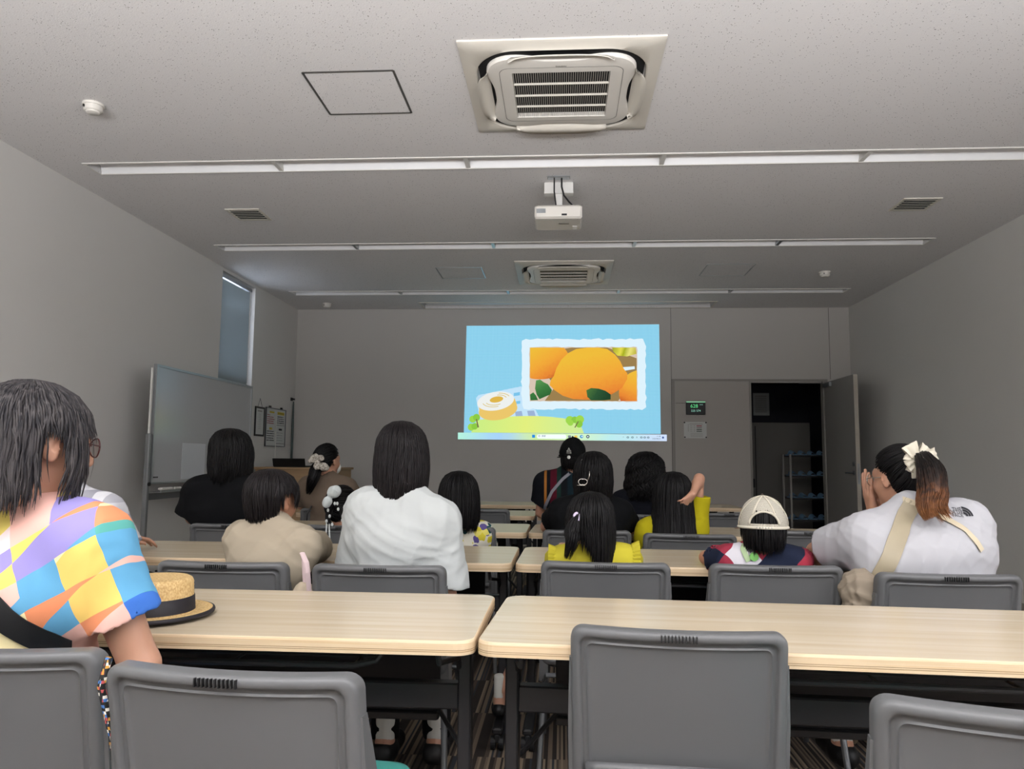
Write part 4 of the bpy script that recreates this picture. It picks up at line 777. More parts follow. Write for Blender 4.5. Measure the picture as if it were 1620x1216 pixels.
def head_prims(c, fr, S):
    T_ = lambda *p: c+fr@(np.array(p)*S); o = []
    o.append(elp(T_(0, -.015, .028), np.array([.074, .092, .086])*S, fr, .02)); o.append(elp(T_(0, .028, -.005), np.array([.062, .062, .075])*S, fr, .03)); o.append(elp(T_(0, .030, -.052), np.array([.052, .055, .055])*S, fr, .03)); o.append(elp(T_(0, .066, -.090), np.array([.024, .020, .018])*S, fr, .03))
    o.append(seg(T_(0, .083, .012), T_(0, .103, -.030), .009*S, .012*S, .012)); o.append(seg(T_(-.011, .094, -.034), T_(.011, .094, -.034), .009*S, .009*S, .008)); o.append(seg(T_(-.035, .074, .022), T_(.035, .074, .022), .014*S, .014*S, .02))
    o.append(seg(T_(-.016, .082, -.060), T_(.016, .082, -.060), .008*S, .008*S, .008)); o.append(seg(T_(-.012, .081, -.070), T_(.012, .081, -.070), .008*S, .008*S, .006)); o.append(elp(T_(-.038, .060, -.028), np.array([.022, .02, .022])*S, fr, .02)); o.append(elp(T_(.038, .060, -.028), np.array([.022, .02, .022])*S, fr, .02))
    for s in (-1, 1): o.append(seg(T_(s*.018, .0835, .0095), T_(s*.042, .078, .0085), .0045*S, .0045*S, .004))
    for s in (-1, 1):
        e = fr@np.array(Matrix.Rotation(math.radians(-s*20), 3, 'Z')); o.append(elp(T_(s*.079, -.008, -.004), np.array([.009, .019, .031])*S, e, .006)); o.append(elp(T_(s*.077, -.002, -.026), np.array([.008, .010, .012])*S, e, .005))
    return o
def head_minus(c, fr, S):
    T_ = lambda *p: c+fr@(np.array(p)*S); return [elp(T_(s*.030, .090, .000), np.array([.014, .012, .0075])*S, fr, 0) for s in (-1, 1)]+[elp(T_(s*.089, .0, -.002), np.array([.006, .009, .016])*S, fr, 0) for s in (-1, 1)]
def person(label, group=None, H_=None, N=None, P=None, yaw=0, hyaw=0, hpitch=0, hroll=0, s=1.0, hs=1.0, sw=.165, tw=1.0, el=None, er=None, wl=None, wr=None, skin=None, shirt=None, sleeve=.62, sinf=.014, sfold=.0025, pants=None, plen=1.0, shoes=None, sock=None, seed=1, h=.0075, hands='rest', knee=None, hdl=None, hdr=None, collar=.052, hem=-.06, nolegs=False, ank=(None, None)):
    N = np.array(N, float); P = np.array(P, float); Hc = np.array(H_, float); root = thing('person', label, 'person', (P[0], P[1], 0), 0, group); off = (P[0], P[1], 0)
    skin = skin or M_skin; U = nrm(N-P); X = frame(yaw)[:, 0]; X = nrm(X-U*np.dot(X, U)); Fw = np.cross(U, X); TF = np.stack([X, Fw, U], 1); L = np.linalg.norm(N-P); hf = frame(hyaw, hpitch, hroll)
    S_ = [N-U*.075*s+X*q*sw for q in (-1, 1)]; Hh = [P+X*q*.085*s-U*.0 for q in (-1, 1)]
    def torso(i, kk=.05, top=True):
        o = [elp(P+U*.02, np.array([.165*tw*s+i, .125*tw*s+i, .13*s+i]), TF, kk), elp(P+U*L*.33, np.array([.138*tw*s+i, .105*tw*s+i, L*.28]), TF, kk), elp(P+U*L*.66+Fw*.005, np.array([.152*tw*s+i, .115*tw*s+i, L*.28]), TF, kk)]
        o.append(seg(S_[0]+X*.03*s, S_[1]-X*.03*s, .058*s+i, .058*s+i, kk)); o.append(seg(S_[0]+X*.05*s-U*.09*s, S_[1]-X*.05*s-U*.09*s, .072*s*tw+i, .072*s*tw+i, kk)); 
        for q in (0, 1): o.append(seg(N+U*.005, S_[q], .042*s+i*.6, .048*s+i, kk))
        return o
    dflt_e = [S_[q]+X*(-1, 1)[q]*.05*s-U*.25*s+Fw*.08*s for q in (0, 1)]
    E_l = [np.array(el if el is not None else dflt_e[0], float), np.array(er if er is not None else dflt_e[1], float)]
    dw = [E_l[q]+Fw*.21*s-X*(-1, 1)[q]*.05*s+np.array([0, 0, -.02]) for q in (0, 1)]; W_ = [np.array(wl if wl is not None else dw[0], float), np.array(wr if wr is not None else dw[1], float)]
    body = torso(0); nb = Hc+hf@np.array([0, -.025, -.06])*hs; body.append(seg(N-U*.03, nb, .050*s, .046*hs, .03))
    for q in (0, 1):
        body.append(seg(S_[q], E_l[q], .046*s*min(tw, 1.25), .036*s*min(tw, 1.2), .03)); m_ = E_l[q]+(W_[q]-E_l[q])*.35; body.append(seg(E_l[q], m_, .036*s*min(tw, 1.2), .036*s, .015)); body.append(seg(m_, W_[q], .036*s, .024*s, .015))
    body += head_prims(Hc, hf, hs)
    K = []
    if not nolegs:
        kl = .42*s; kz = .50 if s > .85 else .49
        for q in (0, 1):
            k0 = knee[q] if knee is not None else P+X*(-1, 1)[q]*.11*s+nrm(Fw*(1, 1, 0))*kl+np.array([0, 0, 0]); k0 = np.array([k0[0], k0[1], kz]) if knee is None else np.array(k0, float)
            a0 = k0+nrm(Fw*(1, 1, 0))*(-.03)+np.array([0, 0, -(kz-.09) if s > .7 else -.33]); a0 = a0 if ank[q] is None else np.array(ank[q], float); K.append((Hh[q], k0, a0)); body += [seg(Hh[q], k0, .076*s, .052*s, .03), seg(k0, k0+(a0-k0)*.35-Fw*.012, .05*s, .048*s, .02), seg(k0+(a0-k0)*.35-Fw*.012, a0, .048*s, .032*s, .02)]
            toe = a0+nrm(Fw*(1, 1, 0))*.15*s+np.array([0, 0, -.05*s]); body += [seg(a0+np.array([0, 0, -.02]), a0+np.array([0, 0, -.035])-Fw*.03*s, .030*s, .030*s, .02), seg(a0+np.array([0, 0, -.03]), toe, .032*s, .024*s, .02)]
    lo, hi = bounds(body)
    for q in (0, 1):
        D = nrm(W_[q]-E_l[q]); hd = (hdl, hdr)[q]
        if hd: body += hand_prims(W_[q], hd[0], hd[1], hd[2], s, *(hd[3:] if len(hd) > 3 else ()))
        else: body += hand_prims(W_[q], D, np.array([0, 0, -1.]), X*(1, -1)[q], s)
    me, V, F = blob('body', body, [skin, M_lips], root, off, h=h, minus=head_minus(Hc, hf, hs))
    lc_ = Hc+hf@np.array([0, .088, -.065])*hs; fc = V[F].mean(1); mi = (np.linalg.norm(((fc-lc_)@hf)/np.array([.021, .02, .010])/hs, axis=1) < 1).astype(np.int32); me.data.polygons.foreach_set('material_index', mi)
    for q in (-1, 1):
        e = Hc+hf@np.array([q*.030, .0735, .000])*hs; mb = MB(); mb.ball(e-np.array(off), .0115*hs, 10); mb.ball(e-np.array(off)+hf@np.array([0, .0050, 0])*hs, .0070*hs, 8, 1); mb.build('eye', [M_eye, M_iris], root, smooth=True)
    # clothes
    out = {'root': root, 'off': off, 'N': N, 'P': P, 'U': U, 'X': X, 'F': Fw, 'H': Hc, 'hf': hf, 'S': S_, 'TF': TF}
    if pants and not nolegs:
        pr = [elp(P+U*.0, np.array([.165*tw*s+.012, .125*tw*s+.012, .13*s]), TF, .05)]
        for hp, k0, a0 in K:
            pr.append(seg(hp, k0, .076*s+.014, .052*s+.016, .03)); e = k0+(a0-k0)*max(0, (plen-.5)*2)
            if plen > .5: pr.append(seg(k0, e, .052*s+.016, .036*s+.018, .02, (e, nrm(a0-k0))))
        mn = None; cutp = [(P+U*.085*s, U)]
        if plen <= .5: cutp.append((K[0][1]-nrm(Fw*(1, 1, 0))*.06*s, nrm(Fw*(1, 1, 0))))
        blob('trousers' if plen > .5 else 'shorts', pr, pants, root, off, h=.009, fold=.0025, seed=seed+5, cutp=cutp)
    if not nolegs and sock:
        sk = []
        for hp, k0, a0 in K: sk += [seg(a0+np.array([0, 0, .08]), a0+np.array([0, 0, -.02]), .036*s, .036*s, .02, (a0+np.array([0, 0, .085]), np.array([0, 0, 1.])))]
        for i_, q in enumerate(sk): blob('sock', [q], sock, root, off, h=.008)
    if not nolegs and shoes:
        for hp, k0, a0 in K:
            fw = nrm(Fw*(1, 1, 0)); toe = a0+fw*.15*s; z_ = .036*s+.0; b0 = np.array([a0[0], a0[1], max(a0[2]-.05, z_)])-fw*.035*s; b1 = np.array([toe[0], toe[1], b0[2]-.005]); blob('shoe', [seg(b0, b0+fw*.04, .043*s, .045*s, .02), seg(b0+fw*.04, b1, .045*s, .038*s, .02)], shoes, root, off, h=.008, cutp=[(np.array([0, 0, b0[2]-.034*s]), np.array([0, 0, -1.]))])
    if shirt:
        pr = torso(sinf, .05)
        for q in (0, 1):
            e = S_[q]+(E_l[q]-S_[q])*min(sleeve, .999); d = nrm(E_l[q]-S_[q]); pr.append(seg(S_[q], S_[q]+(E_l[q]-S_[q])*min(1, sleeve*1.25), .05*s*min(tw, 1.25)+sinf*1.1, .044*s*min(tw, 1.25)+sinf*1.7, .035, (e, d)))
        mn = [seg(N-U*.035, nb, collar*s, collar*s*1.15, 0)]
        for q in (0, 1):
            e = S_[q]+(E_l[q]-S_[q])*sleeve; d = nrm(E_l[q]-S_[q]); mn.append(seg(e-d*.035, e+d*.03, .044*s*min(tw, 1.25)+sinf*1.1-.004, .044*s*min(tw, 1.25)+sinf*1.4-.003, 0))
        o, V, F = blob('shirt', pr, shirt, root, off, h=h, fold=sfold, seed=seed, minus=mn, cutp=[(P+U*hem, -U)]); out['shirt'] = o; out['bvh'] = BVHTree.FromPolygons([Vector(v) for v in V], [tuple(int(i) for i in f) for f in F])
    return out
def project(bvh, p, d, lift=.002):
    hit = bvh.ray_cast(Vector(p), Vector(d)); return None if hit[0] is None else np.array(hit[0]+hit[1]*lift)
def strap(b, pts, width, m, name='bag_strap', d=(0, 1, 0), th=.003, parent=None, n=26):
    """ribbon laid on the shirt: pts are (x, z) world points seen from behind"""
    P = [np.array((x, b['P'][1]-.8, z)) for x, z in pts]; C = []
    tt = np.linspace(0, len(P)-1, n)
    for t in tt:
        i = min(int(t), len(P)-2); C.append(P[i]+(P[i+1]-P[i])*(t-i))
    mb = MB(); V = []
    for i, c in enumerate(C):
        t = nrm(C[min(i+1, n-1)]-C[max(i-1, 0)]); sd = np.cross(t, d); row = []
        for w_ in (-.5, -.17, .17, .5):
            q = project(b['bvh'], c+sd*w_*width, d, .004); row.append(q)
        if any(q is None for q in row): row = [None]*4
        V.append(row)
    good = [r_ for r_ in V if r_[0] is not None]; off = np.array(b['off'])
    if len(good) < 2: return None
    A = [(q-off) for r_ in good for q in r_]+[(q-off+np.array([0, .0-th, 0])) for r_ in good for q in r_]; k = len(good)*4
    F = [(k+i*4+j, k+i*4+j+1, k+(i+1)*4+j+1, k+(i+1)*4+j) for i in range(len(good)-1) for j in range(3)]+[(i*4+j+1, i*4+j, (i+1)*4+j, (i+1)*4+j+1) for i in range(len(good)-1) for j in range(3)]
    F += [(i*4, k+i*4, k+(i+1)*4, (i+1)*4) for i in range(len(good)-1)]+[(i*4+3, (i+1)*4+3, k+(i+1)*4+3, k+i*4+3) for i in range(len(good)-1)]
    return mb.add(A, F).build(name, m, parent or b['root'], angle=50)
def drape(b, me_obj, d=(0, 1, 0)):
    """lay a flat mesh (world x,z) onto the shirt surface"""
    for v in me_obj.data.vertices:
        p = np.array(v.co)+np.array(b['off']); q = project(b['bvh'], (p[0], b['P'][1]-.8, p[2]), d, .0025)
        if q is not None: v.co = Vector(q-np.array(b['off']))
# ---------------------------------------------------------------- fabrics
def fab(name, c, rough=.9, sheen=0.0): return mat(name, c, rough, bump=(420, .12, .0012), sheen=sheen, spec=.2)
M_whiteT = fab('white_jersey', '#b3b7b6'); M_white2 = fab('bright_white_cotton', '#b4b4b8'); M_beigeT = fab('oatmeal_cotton', '#9f9482'); M_blackT = fab('black_cotton', '#06070a'); M_navyT = fab('navy_cotton', '#080a13'); M_yellow = fab('yellow_cotton', '#b8ad34'); M_beige2 = fab('dusty_beige_cotton', '#6d5f52')
M_jeans = mat('blue_denim', '#27405f', .9, noise=(300, '#3d5f86', .4, .7)); M_pblack = fab('black_trouser_cloth', '#0d0d10'); M_pkhaki = fab('khaki_cloth', '#8a7f6c'); M_sock = fab('white_sock_knit', '#c8c8c2'); M_shoe = mat('black_shoe', '#0c0c0e', .5)
def hashpat(m, vecs, offs, stops, warp=0.0, base=None):
    """patchwork: cells between families of parallel lines, one flat colour each"""
    nt, b, new, link = nodes(m); tc = new('ShaderNodeTexCoord'); src = tc.outputs['Object']
    if warp:
        nz = new('ShaderNodeTexNoise'); nz.inputs['Scale'].default_value = 7; link(src, nz.inputs[0]); vm = new('ShaderNodeVectorMath'); vm.operation = 'MULTIPLY_ADD'; link(nz.outputs['Color'], vm.inputs[0]); vm.inputs[1].default_value = (warp,)*3; link(src, vm.inputs[2]); src = vm.outputs[0]
    cb = new('ShaderNodeCombineXYZ')
    for i, (v, o_) in enumerate(zip(vecs, offs)):
        d = new('ShaderNodeVectorMath'); d.operation = 'DOT_PRODUCT'; link(src, d.inputs[0]); d.inputs[1].default_value = v; link(mth(nt, 'FLOOR', mth(nt, 'ADD', d.outputs['Value'], o_)), cb.inputs[i])
    wn = new('ShaderNodeTexWhiteNoise'); link(cb.outputs[0], wn.inputs[0]); link(ramp(nt, wn.outputs['Value'], stops), b.inputs['Base Color']); return m
M_geo = hashpat(fab('geometric_print_jersey', '#e8d98a'), [(11, 2, 4.2), (-8, 1.5, 13), (11, -2, -10)], [.7, .15, .4], [(0, '#e6d8a6'), (.16, '#e3b3a6'), (.32, '#dc8a62'), (.44, '#d8c468'), (.56, '#5f9dc2'), (.67, '#8f86c0'), (.74, '#dcc9c8'), (.84, '#3f6fc0'), (.89, '#5aa39a'), (.93, '#e5c06a')], .02)
M_check = hashpat(fab('grey_check_cotton', '#b9b9bf'), [(22, 0, 0), (0, 0, 22), (0, 0, 0)], [0, 0, 0], [(0, '#c3c3c8'), (.3, '#a9a9b0'), (.5, '#d0d0d4'), (.7, '#b5b5bc'), (.85, '#9d9da6')])
M_stripe = fab('dark_striped_cotton', '#0c1016'); nt, b, new, link = nodes(M_stripe); tc = new('ShaderNodeTexCoord'); sp = new('ShaderNodeSeparateXYZ'); link(tc.outputs['Object'], sp.inputs[0])
link(ramp(nt, mth(nt, 'ADD', mth(nt, 'MULTIPLY', sp.outputs[0], 2), .5), [(0, '#0a0d14'), (.135, '#9a6229'), (.17, '#0a0d14'), (.22, '#4a0a1c'), (.31, '#16302a'), (.37, '#090c12'), (.46, '#0d2028'), (.58, '#090c12'), (.66, '#4a0a1c'), (.74, '#16302a'), (.80, '#090c12'), (.86, '#9a6229'), (.89, '#0a0d14')]), b.inputs['Base Color'])
M_polo = hashpat(fab('rugby_print_cotton', '#1c2338'), [(9, 2, 6), (-7, 1, 7), (0, 0, 0)], [.3, .6, 0], [(0, '#1b2236'), (.35, '#c9c6cc'), (.55, '#a03444'), (.75, '#1b2236'), (.88, '#8f2f40')], .05)
M_floral = fab('floral_cotton', '#d8d4c4'); nt, b, new, link = nodes(M_floral); tc = new('ShaderNodeTexCoord'); nz = new('ShaderNodeTexNoise'); nz.inputs['Scale'].default_value = 30; link(tc.outputs['Object'], nz.inputs[0])
v = new('ShaderNodeTexVoronoi'); v.inputs['Scale'].default_value = 26; vm = new('ShaderNodeVectorMath'); vm.operation = 'MULTIPLY_ADD'; link(nz.outputs['Color'], vm.inputs[0]); vm.inputs[1].default_value = (.03,)*3; link(tc.outputs['Object'], vm.inputs[2]); link(vm.outputs[0], v.inputs[0])
wn = new('ShaderNodeTexWhiteNoise'); link(v.outputs['Color'], wn.inputs[0]); r1 = ramp(nt, wn.outputs['Value'], [(0, '#cdbf3c'), (.4, '#5a4f86'), (.6, '#1f4a4e'), (.75, '#d6cc6a'), (.9, '#bdb7a0')]); mx = new('ShaderNodeMix'); mx.data_type = 'RGBA'; link(mth(nt, 'LESS_THAN', v.outputs['Distance'], .52), mx.inputs[0]); mx.inputs[6].default_value = RGB('#d8d4c4'); link(r1, mx.inputs[7]); link(mx.outputs[2], b.inputs['Base Color'])
def px(x, y, Y, top=None): return at(x, y, Y)
def headat(x, ytop, Y, hs=1.0): p = at(x, ytop, Y); p[2] -= .132*hs; return p
BOB = [(.128, 0), (.121, .04), (.10, .075), (.065, .099), (.02, .110), (-.05, .112), (-.12, .104), (-.20, .094)]
CLOSE = [(.124, 0), (.117, .04), (.096, .072), (.06, .094), (.02, .101), (-.03, .098), (-.08, .088), (-.14, .078)]
M_silver = mat('silver', '#c9c4bc', .25, .9)
# -------- the person at the left foreground
H1 = headat(66, 598, 1.545, 1.06); b1 = person('person with greying black bob and glasses in a pastel geometric print shirt', H_=H1, N=at(34, 802, 1.56), P=(-1.125, 1.585, .50), yaw=-12, hyaw=-32, hpitch=-3, s=1.0, hs=1.06, sw=.185, tw=1.06, er=at(222, 1052, 1.58), el=(-1.40, 1.68, .72), wr=(-1.0, 1.74, .62), wl=(-1.25, 1.80, .62), shirt=M_geo, sleeve=.62, sinf=.02, sfold=.004, pants=M_jeans, shoes=M_shoe, seed=11, h=.006, hem=-.10)
o1 = b1['off']; loose_hair(H1, b1['hf'], 1.06, BOB, [(-180, .05), (-150, .0), (-135, -.10), (-60, -.125), (0, -.125), (60, -.12), (70, -.10), (76, .018), (104, .018), (110, -.10), (121, -.12), (128, .01), (150, .03), (180, .05)], [(.13, -.02), (0, -.006), (-.2, -.006)], ax=.92, n=2200, r=.0026, seed=21, crown=(0, -.02), mat_=M_hairg, parent=b1['root'], off=o1, wave=.015, jit=.04)
def glasses(b, m, r=.023, lens=True):
    hf, Hc = b['hf'], b['H']; mb = MB(); off = np.array(b['off']); W = lambda x, y, z: Hc+hf@np.array([x, y, z])-off
    for s in (-1, 1):
        mb.tube([W(s*.032+r*math.cos(a), .108-.004*abs(math.cos(a)), -.002+r*.9*math.sin(a)) for a in np.linspace(0, 2*PI, 25)], .0016, 6); mb.tube([W(s*(.032+r), .104, .002), W(s*.078, .07, .004), W(s*.082, .0, .004), W(s*.08, -.02, -.012)], .0016, 6)
    mb.tube([W(-.010, .108, .002), W(0, .111, .005), W(.010, .108, .002)], .0016, 6); g = mb.build('glasses', m, b['root'], smooth=True)
    lm = MB(); 
    for s in (-1, 1): lm.add([W(s*.032+(r-.001)*math.cos(a), .107, -.002+(r-.001)*.9*math.sin(a)) for a in np.linspace(0, 2*PI, 24, endpoint=False)], [tuple(range(24))])
    lm.build('lenses', M_glass, g)
glasses(b1, mat('dark_red_frame', '#4a1c1e', .3))
X1 = lambda x, y: tuple(at(x, y, 1.42)[[0, 2]])
M_blackweb = mat('black_webbing', '#0e0f12', .7, bump=(600, .4, .001)); strap(b1, [X1(-60, 915), X1(0, 985), X1(60, 1040), X1(130, 1082), X1(176, 1105)], .052, M_blackweb)
M_rope = hashpat(mat('multicolour_rope', '#111111', .7), [(160, 0, 0), (0, 160, 0), (0, 0, 190)], [0, 0, 0], [(0, '#101010'), (.45, '#d8d4c8'), (.6, '#c08a30'), (.7, '#3a6aa8'), (.8, '#b04a4a'), (.88, '#101010')])
rp = [np.array(project(b1['bvh'], (at(x, y, 1.44)[0], .7, at(x, y, 1.44)[2]), (0, 1, 0), .006)) if project(b1['bvh'], (at(x, y, 1.44)[0], .7, at(x, y, 1.44)[2]), (0, 1, 0), .006) is not None else at(x, y, 1.36) for x, y in ((172, 1040), (160, 1085), (168, 1120), (178, 1160), (182, 1200))]
MB().tube([p-np.array(o1) for p in rp], .007, 8).build('rope_strap', M_rope, b1['root'], smooth=True)
# -------- partly hidden person behind them
H2 = at(92, 718, 2.86); b2 = person('person in a grey and white checked shirt, mostly hidden behind the foreground person', H_=H2, N=at(112, 786, 2.80), P=(-1.83, 2.76, .50), yaw=-5, hyaw=5, s=.95, sw=.15, er=at(216, 905, 2.90), el=(-2.08, 2.95, .78), wr=(-2.0, 3.06, .775), wl=(-1.9, 3.18, .775), shirt=M_check, sleeve=.58, sinf=.018, sfold=.005, pants=M_pblack, shoes=M_shoe, seed=12)
loose_hair(H2, b2['hf'], 1, CLOSE, [(0, -.07), (100, -.05), (120, .02), (180, .05)], [(.13, -.01), (-.2, -.01)], n=400, seed=22, parent=b2['root'], off=b2['off'])
# -------- boy in beige
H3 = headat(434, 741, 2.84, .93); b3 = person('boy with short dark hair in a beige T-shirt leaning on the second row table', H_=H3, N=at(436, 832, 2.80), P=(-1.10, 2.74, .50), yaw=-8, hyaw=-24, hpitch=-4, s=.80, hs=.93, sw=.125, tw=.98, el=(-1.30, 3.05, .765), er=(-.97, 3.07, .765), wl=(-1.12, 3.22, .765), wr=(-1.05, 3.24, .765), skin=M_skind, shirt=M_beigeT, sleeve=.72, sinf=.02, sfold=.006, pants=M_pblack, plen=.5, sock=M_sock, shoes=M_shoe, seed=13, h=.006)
loose_hair(H3, b3['hf'], .95, [(.128, 0), (.121, .045), (.10, .082), (.065, .105), (.02, .113), (-.03, .106), (-.08, .092), (-.14, .08)], [(0, -.082), (50, -.072), (66, -.03), (76, .03), (104, .035), (110, -.02), (122, -.02), (130, .03), (180, .04)], [(.13, -.02), (0, -.008), (-.2, -.0)], ax=.90, n=950, r=.0036, seed=23, mat_=M_hairb, parent=b3['root'], off=b3['off'], jit=.03)
# -------- woman in white
H4 = headat(638, 664, 2.84, .97); b4 = person('woman with shoulder length black hair in a white top gathered at the waist', H_=H4, N=at(642, 786, 2.80), P=(-.645, 2.80, .50), yaw=-4, hyaw=-4, hpitch=-2, s=.96, hs=.97, sw=.138, tw=.97, er=at(712, 985, 2.80), el=at(556, 945, 2.92), wr=(-.38, 3.02, .56), wl=(-.62, 3.12, .60), shirt=M_whiteT, sleeve=.68, sinf=.030, sfold=.0055, pants=M_pblack, sock=M_sock, shoes=M_shoe, seed=14, h=.006, ank=((-.64, 2.84, .12), (-.455, 2.86, .12)), hem=.2)
loose_hair(H4, b4['hf'], .97, [(.128, 0), (.121, .04), (.10, .073), (.065, .096), (.02, .106), (-.05, .111), (-.12, .108), (-.20, .092), (-.26, .08)], [(0, -.235), (35, -.20), (70, -.165), (110, -.16), (135, -.12), (150, .0), (180, .04)], [(.13, -.02), (0, -.006), (-.2, -.012)], ax=.94, n=1900, r=.0028, seed=24, mat_=M_hairb, parent=b4['root'], off=b4['off'], jit=.06, wave=.01)
pe = [elp(b4['P']+b4['U']*.15, (.20, .150, .09), b4['TF'], .05)]
def pleat(P, d): a = np.arctan2(P[:, 0]-b4['P'][0], P[:, 1]-b4['P'][1]); return d-.006*np.sin(a*34+np.sin(a*7)*2)*np.clip((.75-P[:, 2])/.06+.5, .3, 1)
blob('peplum', pe, M_whiteT, b4['root'], b4['off'], h=.006, extra=pleat, cutp=[(b4['P']+b4['U']*.225, b4['U']), (b4['P']+b4['U']*.03, -b4['U'])])
# -------- pigtailed girl
H5 = headat(932, 774, 2.93, .95); b5 = person('girl with a side ponytail and pale hair tie in a yellow ruffled top', H_=H5, N=at(938, 868, 2.93), P=(.135, 2.985, .50), yaw=0, hyaw=30, hpitch=-2, s=.68, hs=.93, sw=.115, tw=1.0, shirt=M_yellow, sleeve=.42, sinf=.018, sfold=.0025, pants=M_navyT, plen=.5, sock=M_sock, shoes=M_shoe, seed=15, knee=((-.10, 3.22, .49), (.2, 3.24, .49)), ank=((-.25, 3.19, .17), (.2, 3.2, .17)), el=(-.03, 3.08, .745), er=(.29, 3.08, .745), wl=(.0, 3.2, .765), wr=(.22, 3.2, .765))
loose_hair(H5, b5['hf'], .93, [(.128, 0), (.121, .04), (.10, .073), (.065, .094), (.02, .103), (-.05, .104), (-.12, .100), (-.20, .09), (-.28, .07)], [(-180, .04), (-125, .02), (-105, -.02), (-60, -.05), (-38, -.10), (-10, -.20), (20, -.235), (60, -.23), (100, -.20), (125, -.13), (145, .0), (180, .04)], [(.13, -.02), (0, -.008), (-.2, -.008)], ax=.93, n=1200, r=.0033, seed=25, parent=b5['root'], off=b5['off'], jit=.06)
tp = at(913, 818, 2.85); tail_hair([tp+np.array([.02, .03, .012]), tp, tp+np.array([-.018, -.015, -.05]), at(905, 855, 2.82), at(897, 884, 2.82)], [.012, .014, .028, .026, .012], n=220, r=.0028, seed=35, parent=b5['root'], off=b5['off'])
MB().tube([tp-np.array(b5['off'])+np.array([.010*math.cos(a), -.005+.004*math.sin(a), .002+.013*math.sin(a)]) for a in np.linspace(0, 2*PI, 16)], .006, 8).build('hair_tie', mat('pale_lilac_elastic', '#c9bcd6', .7), b5['root'], smooth=True)
for q in (0, 1):
    S0 = b5['S'][q]; x = b5['X']*(-1, 1)[q]; rf = MB(); N_ = 60; V = []
    for i in range(N_+1):
        a = -.9+3.6*i/N_; r = .058+.006*math.sin(i*1.7); ax_ = x*.028; c = S0+ax_+np.array([0, math.cos(a)*r*-1, math.sin(a)*r]); V += [c-np.array(b5['off']), c+x*.028+np.array([0, -math.cos(a)*.012, math.sin(a)*.012])-np.array(b5['off'])]
    rf.add(V, [(2*i, 2*i+1, 2*i+3, 2*i+2) for i in range(N_)]); rf.build('ruffle', M_yellow, b5['root'], smooth=True)
# -------- boy with cap
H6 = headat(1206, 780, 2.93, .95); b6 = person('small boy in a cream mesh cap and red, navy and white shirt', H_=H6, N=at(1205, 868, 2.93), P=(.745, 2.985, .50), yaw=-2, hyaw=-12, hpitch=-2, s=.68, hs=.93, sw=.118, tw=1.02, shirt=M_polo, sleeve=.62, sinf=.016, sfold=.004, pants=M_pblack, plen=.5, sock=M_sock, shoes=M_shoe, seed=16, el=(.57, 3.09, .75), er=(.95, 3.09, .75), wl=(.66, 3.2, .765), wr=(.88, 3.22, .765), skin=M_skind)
UNDER = [(.113, 0), (.107, .032), (.088, .060), (.060, .085), (.02, .093), (-.03, .096), (-.08, .090), (-.14, .078)]
loose_hair(H6, b6['hf'], .95, UNDER, [(0, -.10), (60, -.09), (78, -.03), (92, -.0), (104, -.03), (130, .03), (180, .05)], [(.13, -.012), (.05, -.016), (-.2, -.008)], n=500, r=.003, seed=26, ax=.88, parent=b6['root'], off=b6['off'])
def dome(b, hs, m, m2, open_back=True, rx=.094, ry=.110, rz=.112, z0=.0, brim=1, seams=True):
    hf, Hc = b['hf'], b['H']; off = np.array(b['off']); W = lambda x, y, z: Hc+hf@(np.array([x, y, z])*hs)-off
    mb = MB(); NP, NT = 72, 24; V = []; idx = {}
    for j in range(NT+1):
        for i in range(NP):
            ph = 2*PI*i/NP; th = (PI*.53)*j/NT; V.append(W(rx*math.sin(th)*math.sin(ph), -.008-ry*math.sin(th)*math.cos(ph), z0+.012+rz*math.cos(th)))
    F = []
    for j in range(NT):
        for i in range(NP):
            ph = 2*PI*(i+.5)/NP; ph = ph-2*PI if ph > PI else ph; th = (PI*.53)*(j+.5)/NT
            zz_ = th/(PI*.53); 
            if open_back and (ph/.62)**2+((zz_-.93)/.27)**2 < 1 and zz_ < .93: continue
            F.append((j*NP+i, (j+1)*NP+i, (j+1)*NP+(i+1) % NP, j*NP+(i+1) % NP))
    mb.add(V, F); cp = mb.build('cap', m, b['root'], smooth=True); P_ = lambda th, ph, e=.0015: W((rx+e)*math.sin(th)*math.sin(ph), -.008-(ry+e)*math.sin(th)*math.cos(ph), z0+.012+(rz+e)*math.cos(th))
    sm = MB()
    for ph in [k*PI/3+PI/6*0 for k in range(6)] if not open_back else [-.5, .5, -1.6, 1.6, -2.6, 2.6]:
        lo_, hi_ = .04, PI*.53*(.72 if open_back and abs(ph) < .6 else 1); sm.tube([P_(lo_+(hi_-lo_)*t, ph*(.35+.65*t)) for t in np.linspace(0, 1, 12)], .0035*hs, 6, flat=.5)
    if open_back:
        sm.tube([P_(PI*.53*(.93-.27*math.cos(a)), .62*math.sin(a)) for a in np.linspace(-PI/2, PI/2, 20)], .004, 6)
    sm.tube([P_(PI*.53, a) for a in np.linspace(-PI, PI, 50)], .006*hs, 6); sm.build('seam_tape', m2, cp, smooth=True); MB().ball(P_(0, 0, .002), .007*hs, 8).build('top_button', mat('brown_button', '#4a4034', .5), cp)
    if brim:
        bm_ = MB(); V = []
        for e in (0, .5, 1):
            for a in np.linspace(-1.05, 1.05, 15): V.append(W((rx+.075*e*math.cos(a*.9))*math.sin(a), -.008+(ry+.075*e*math.cos(a*.9))*math.cos(a), z0+.000-.012*e))
        bm_.add(V+[v-np.array([0, 0, .003]) for v in V], [(i*15+k, i*15+k+1, (i+1)*15+k+1, (i+1)*15+k) for i in range(2) for k in range(14)]+[(45+i*15+k+1, 45+i*15+k, 45+(i+1)*15+k, 45+(i+1)*15+k+1) for i in range(2) for k in range(14)]); bm_.build('brim', m2, cp, smooth=True)
    return cp, P_
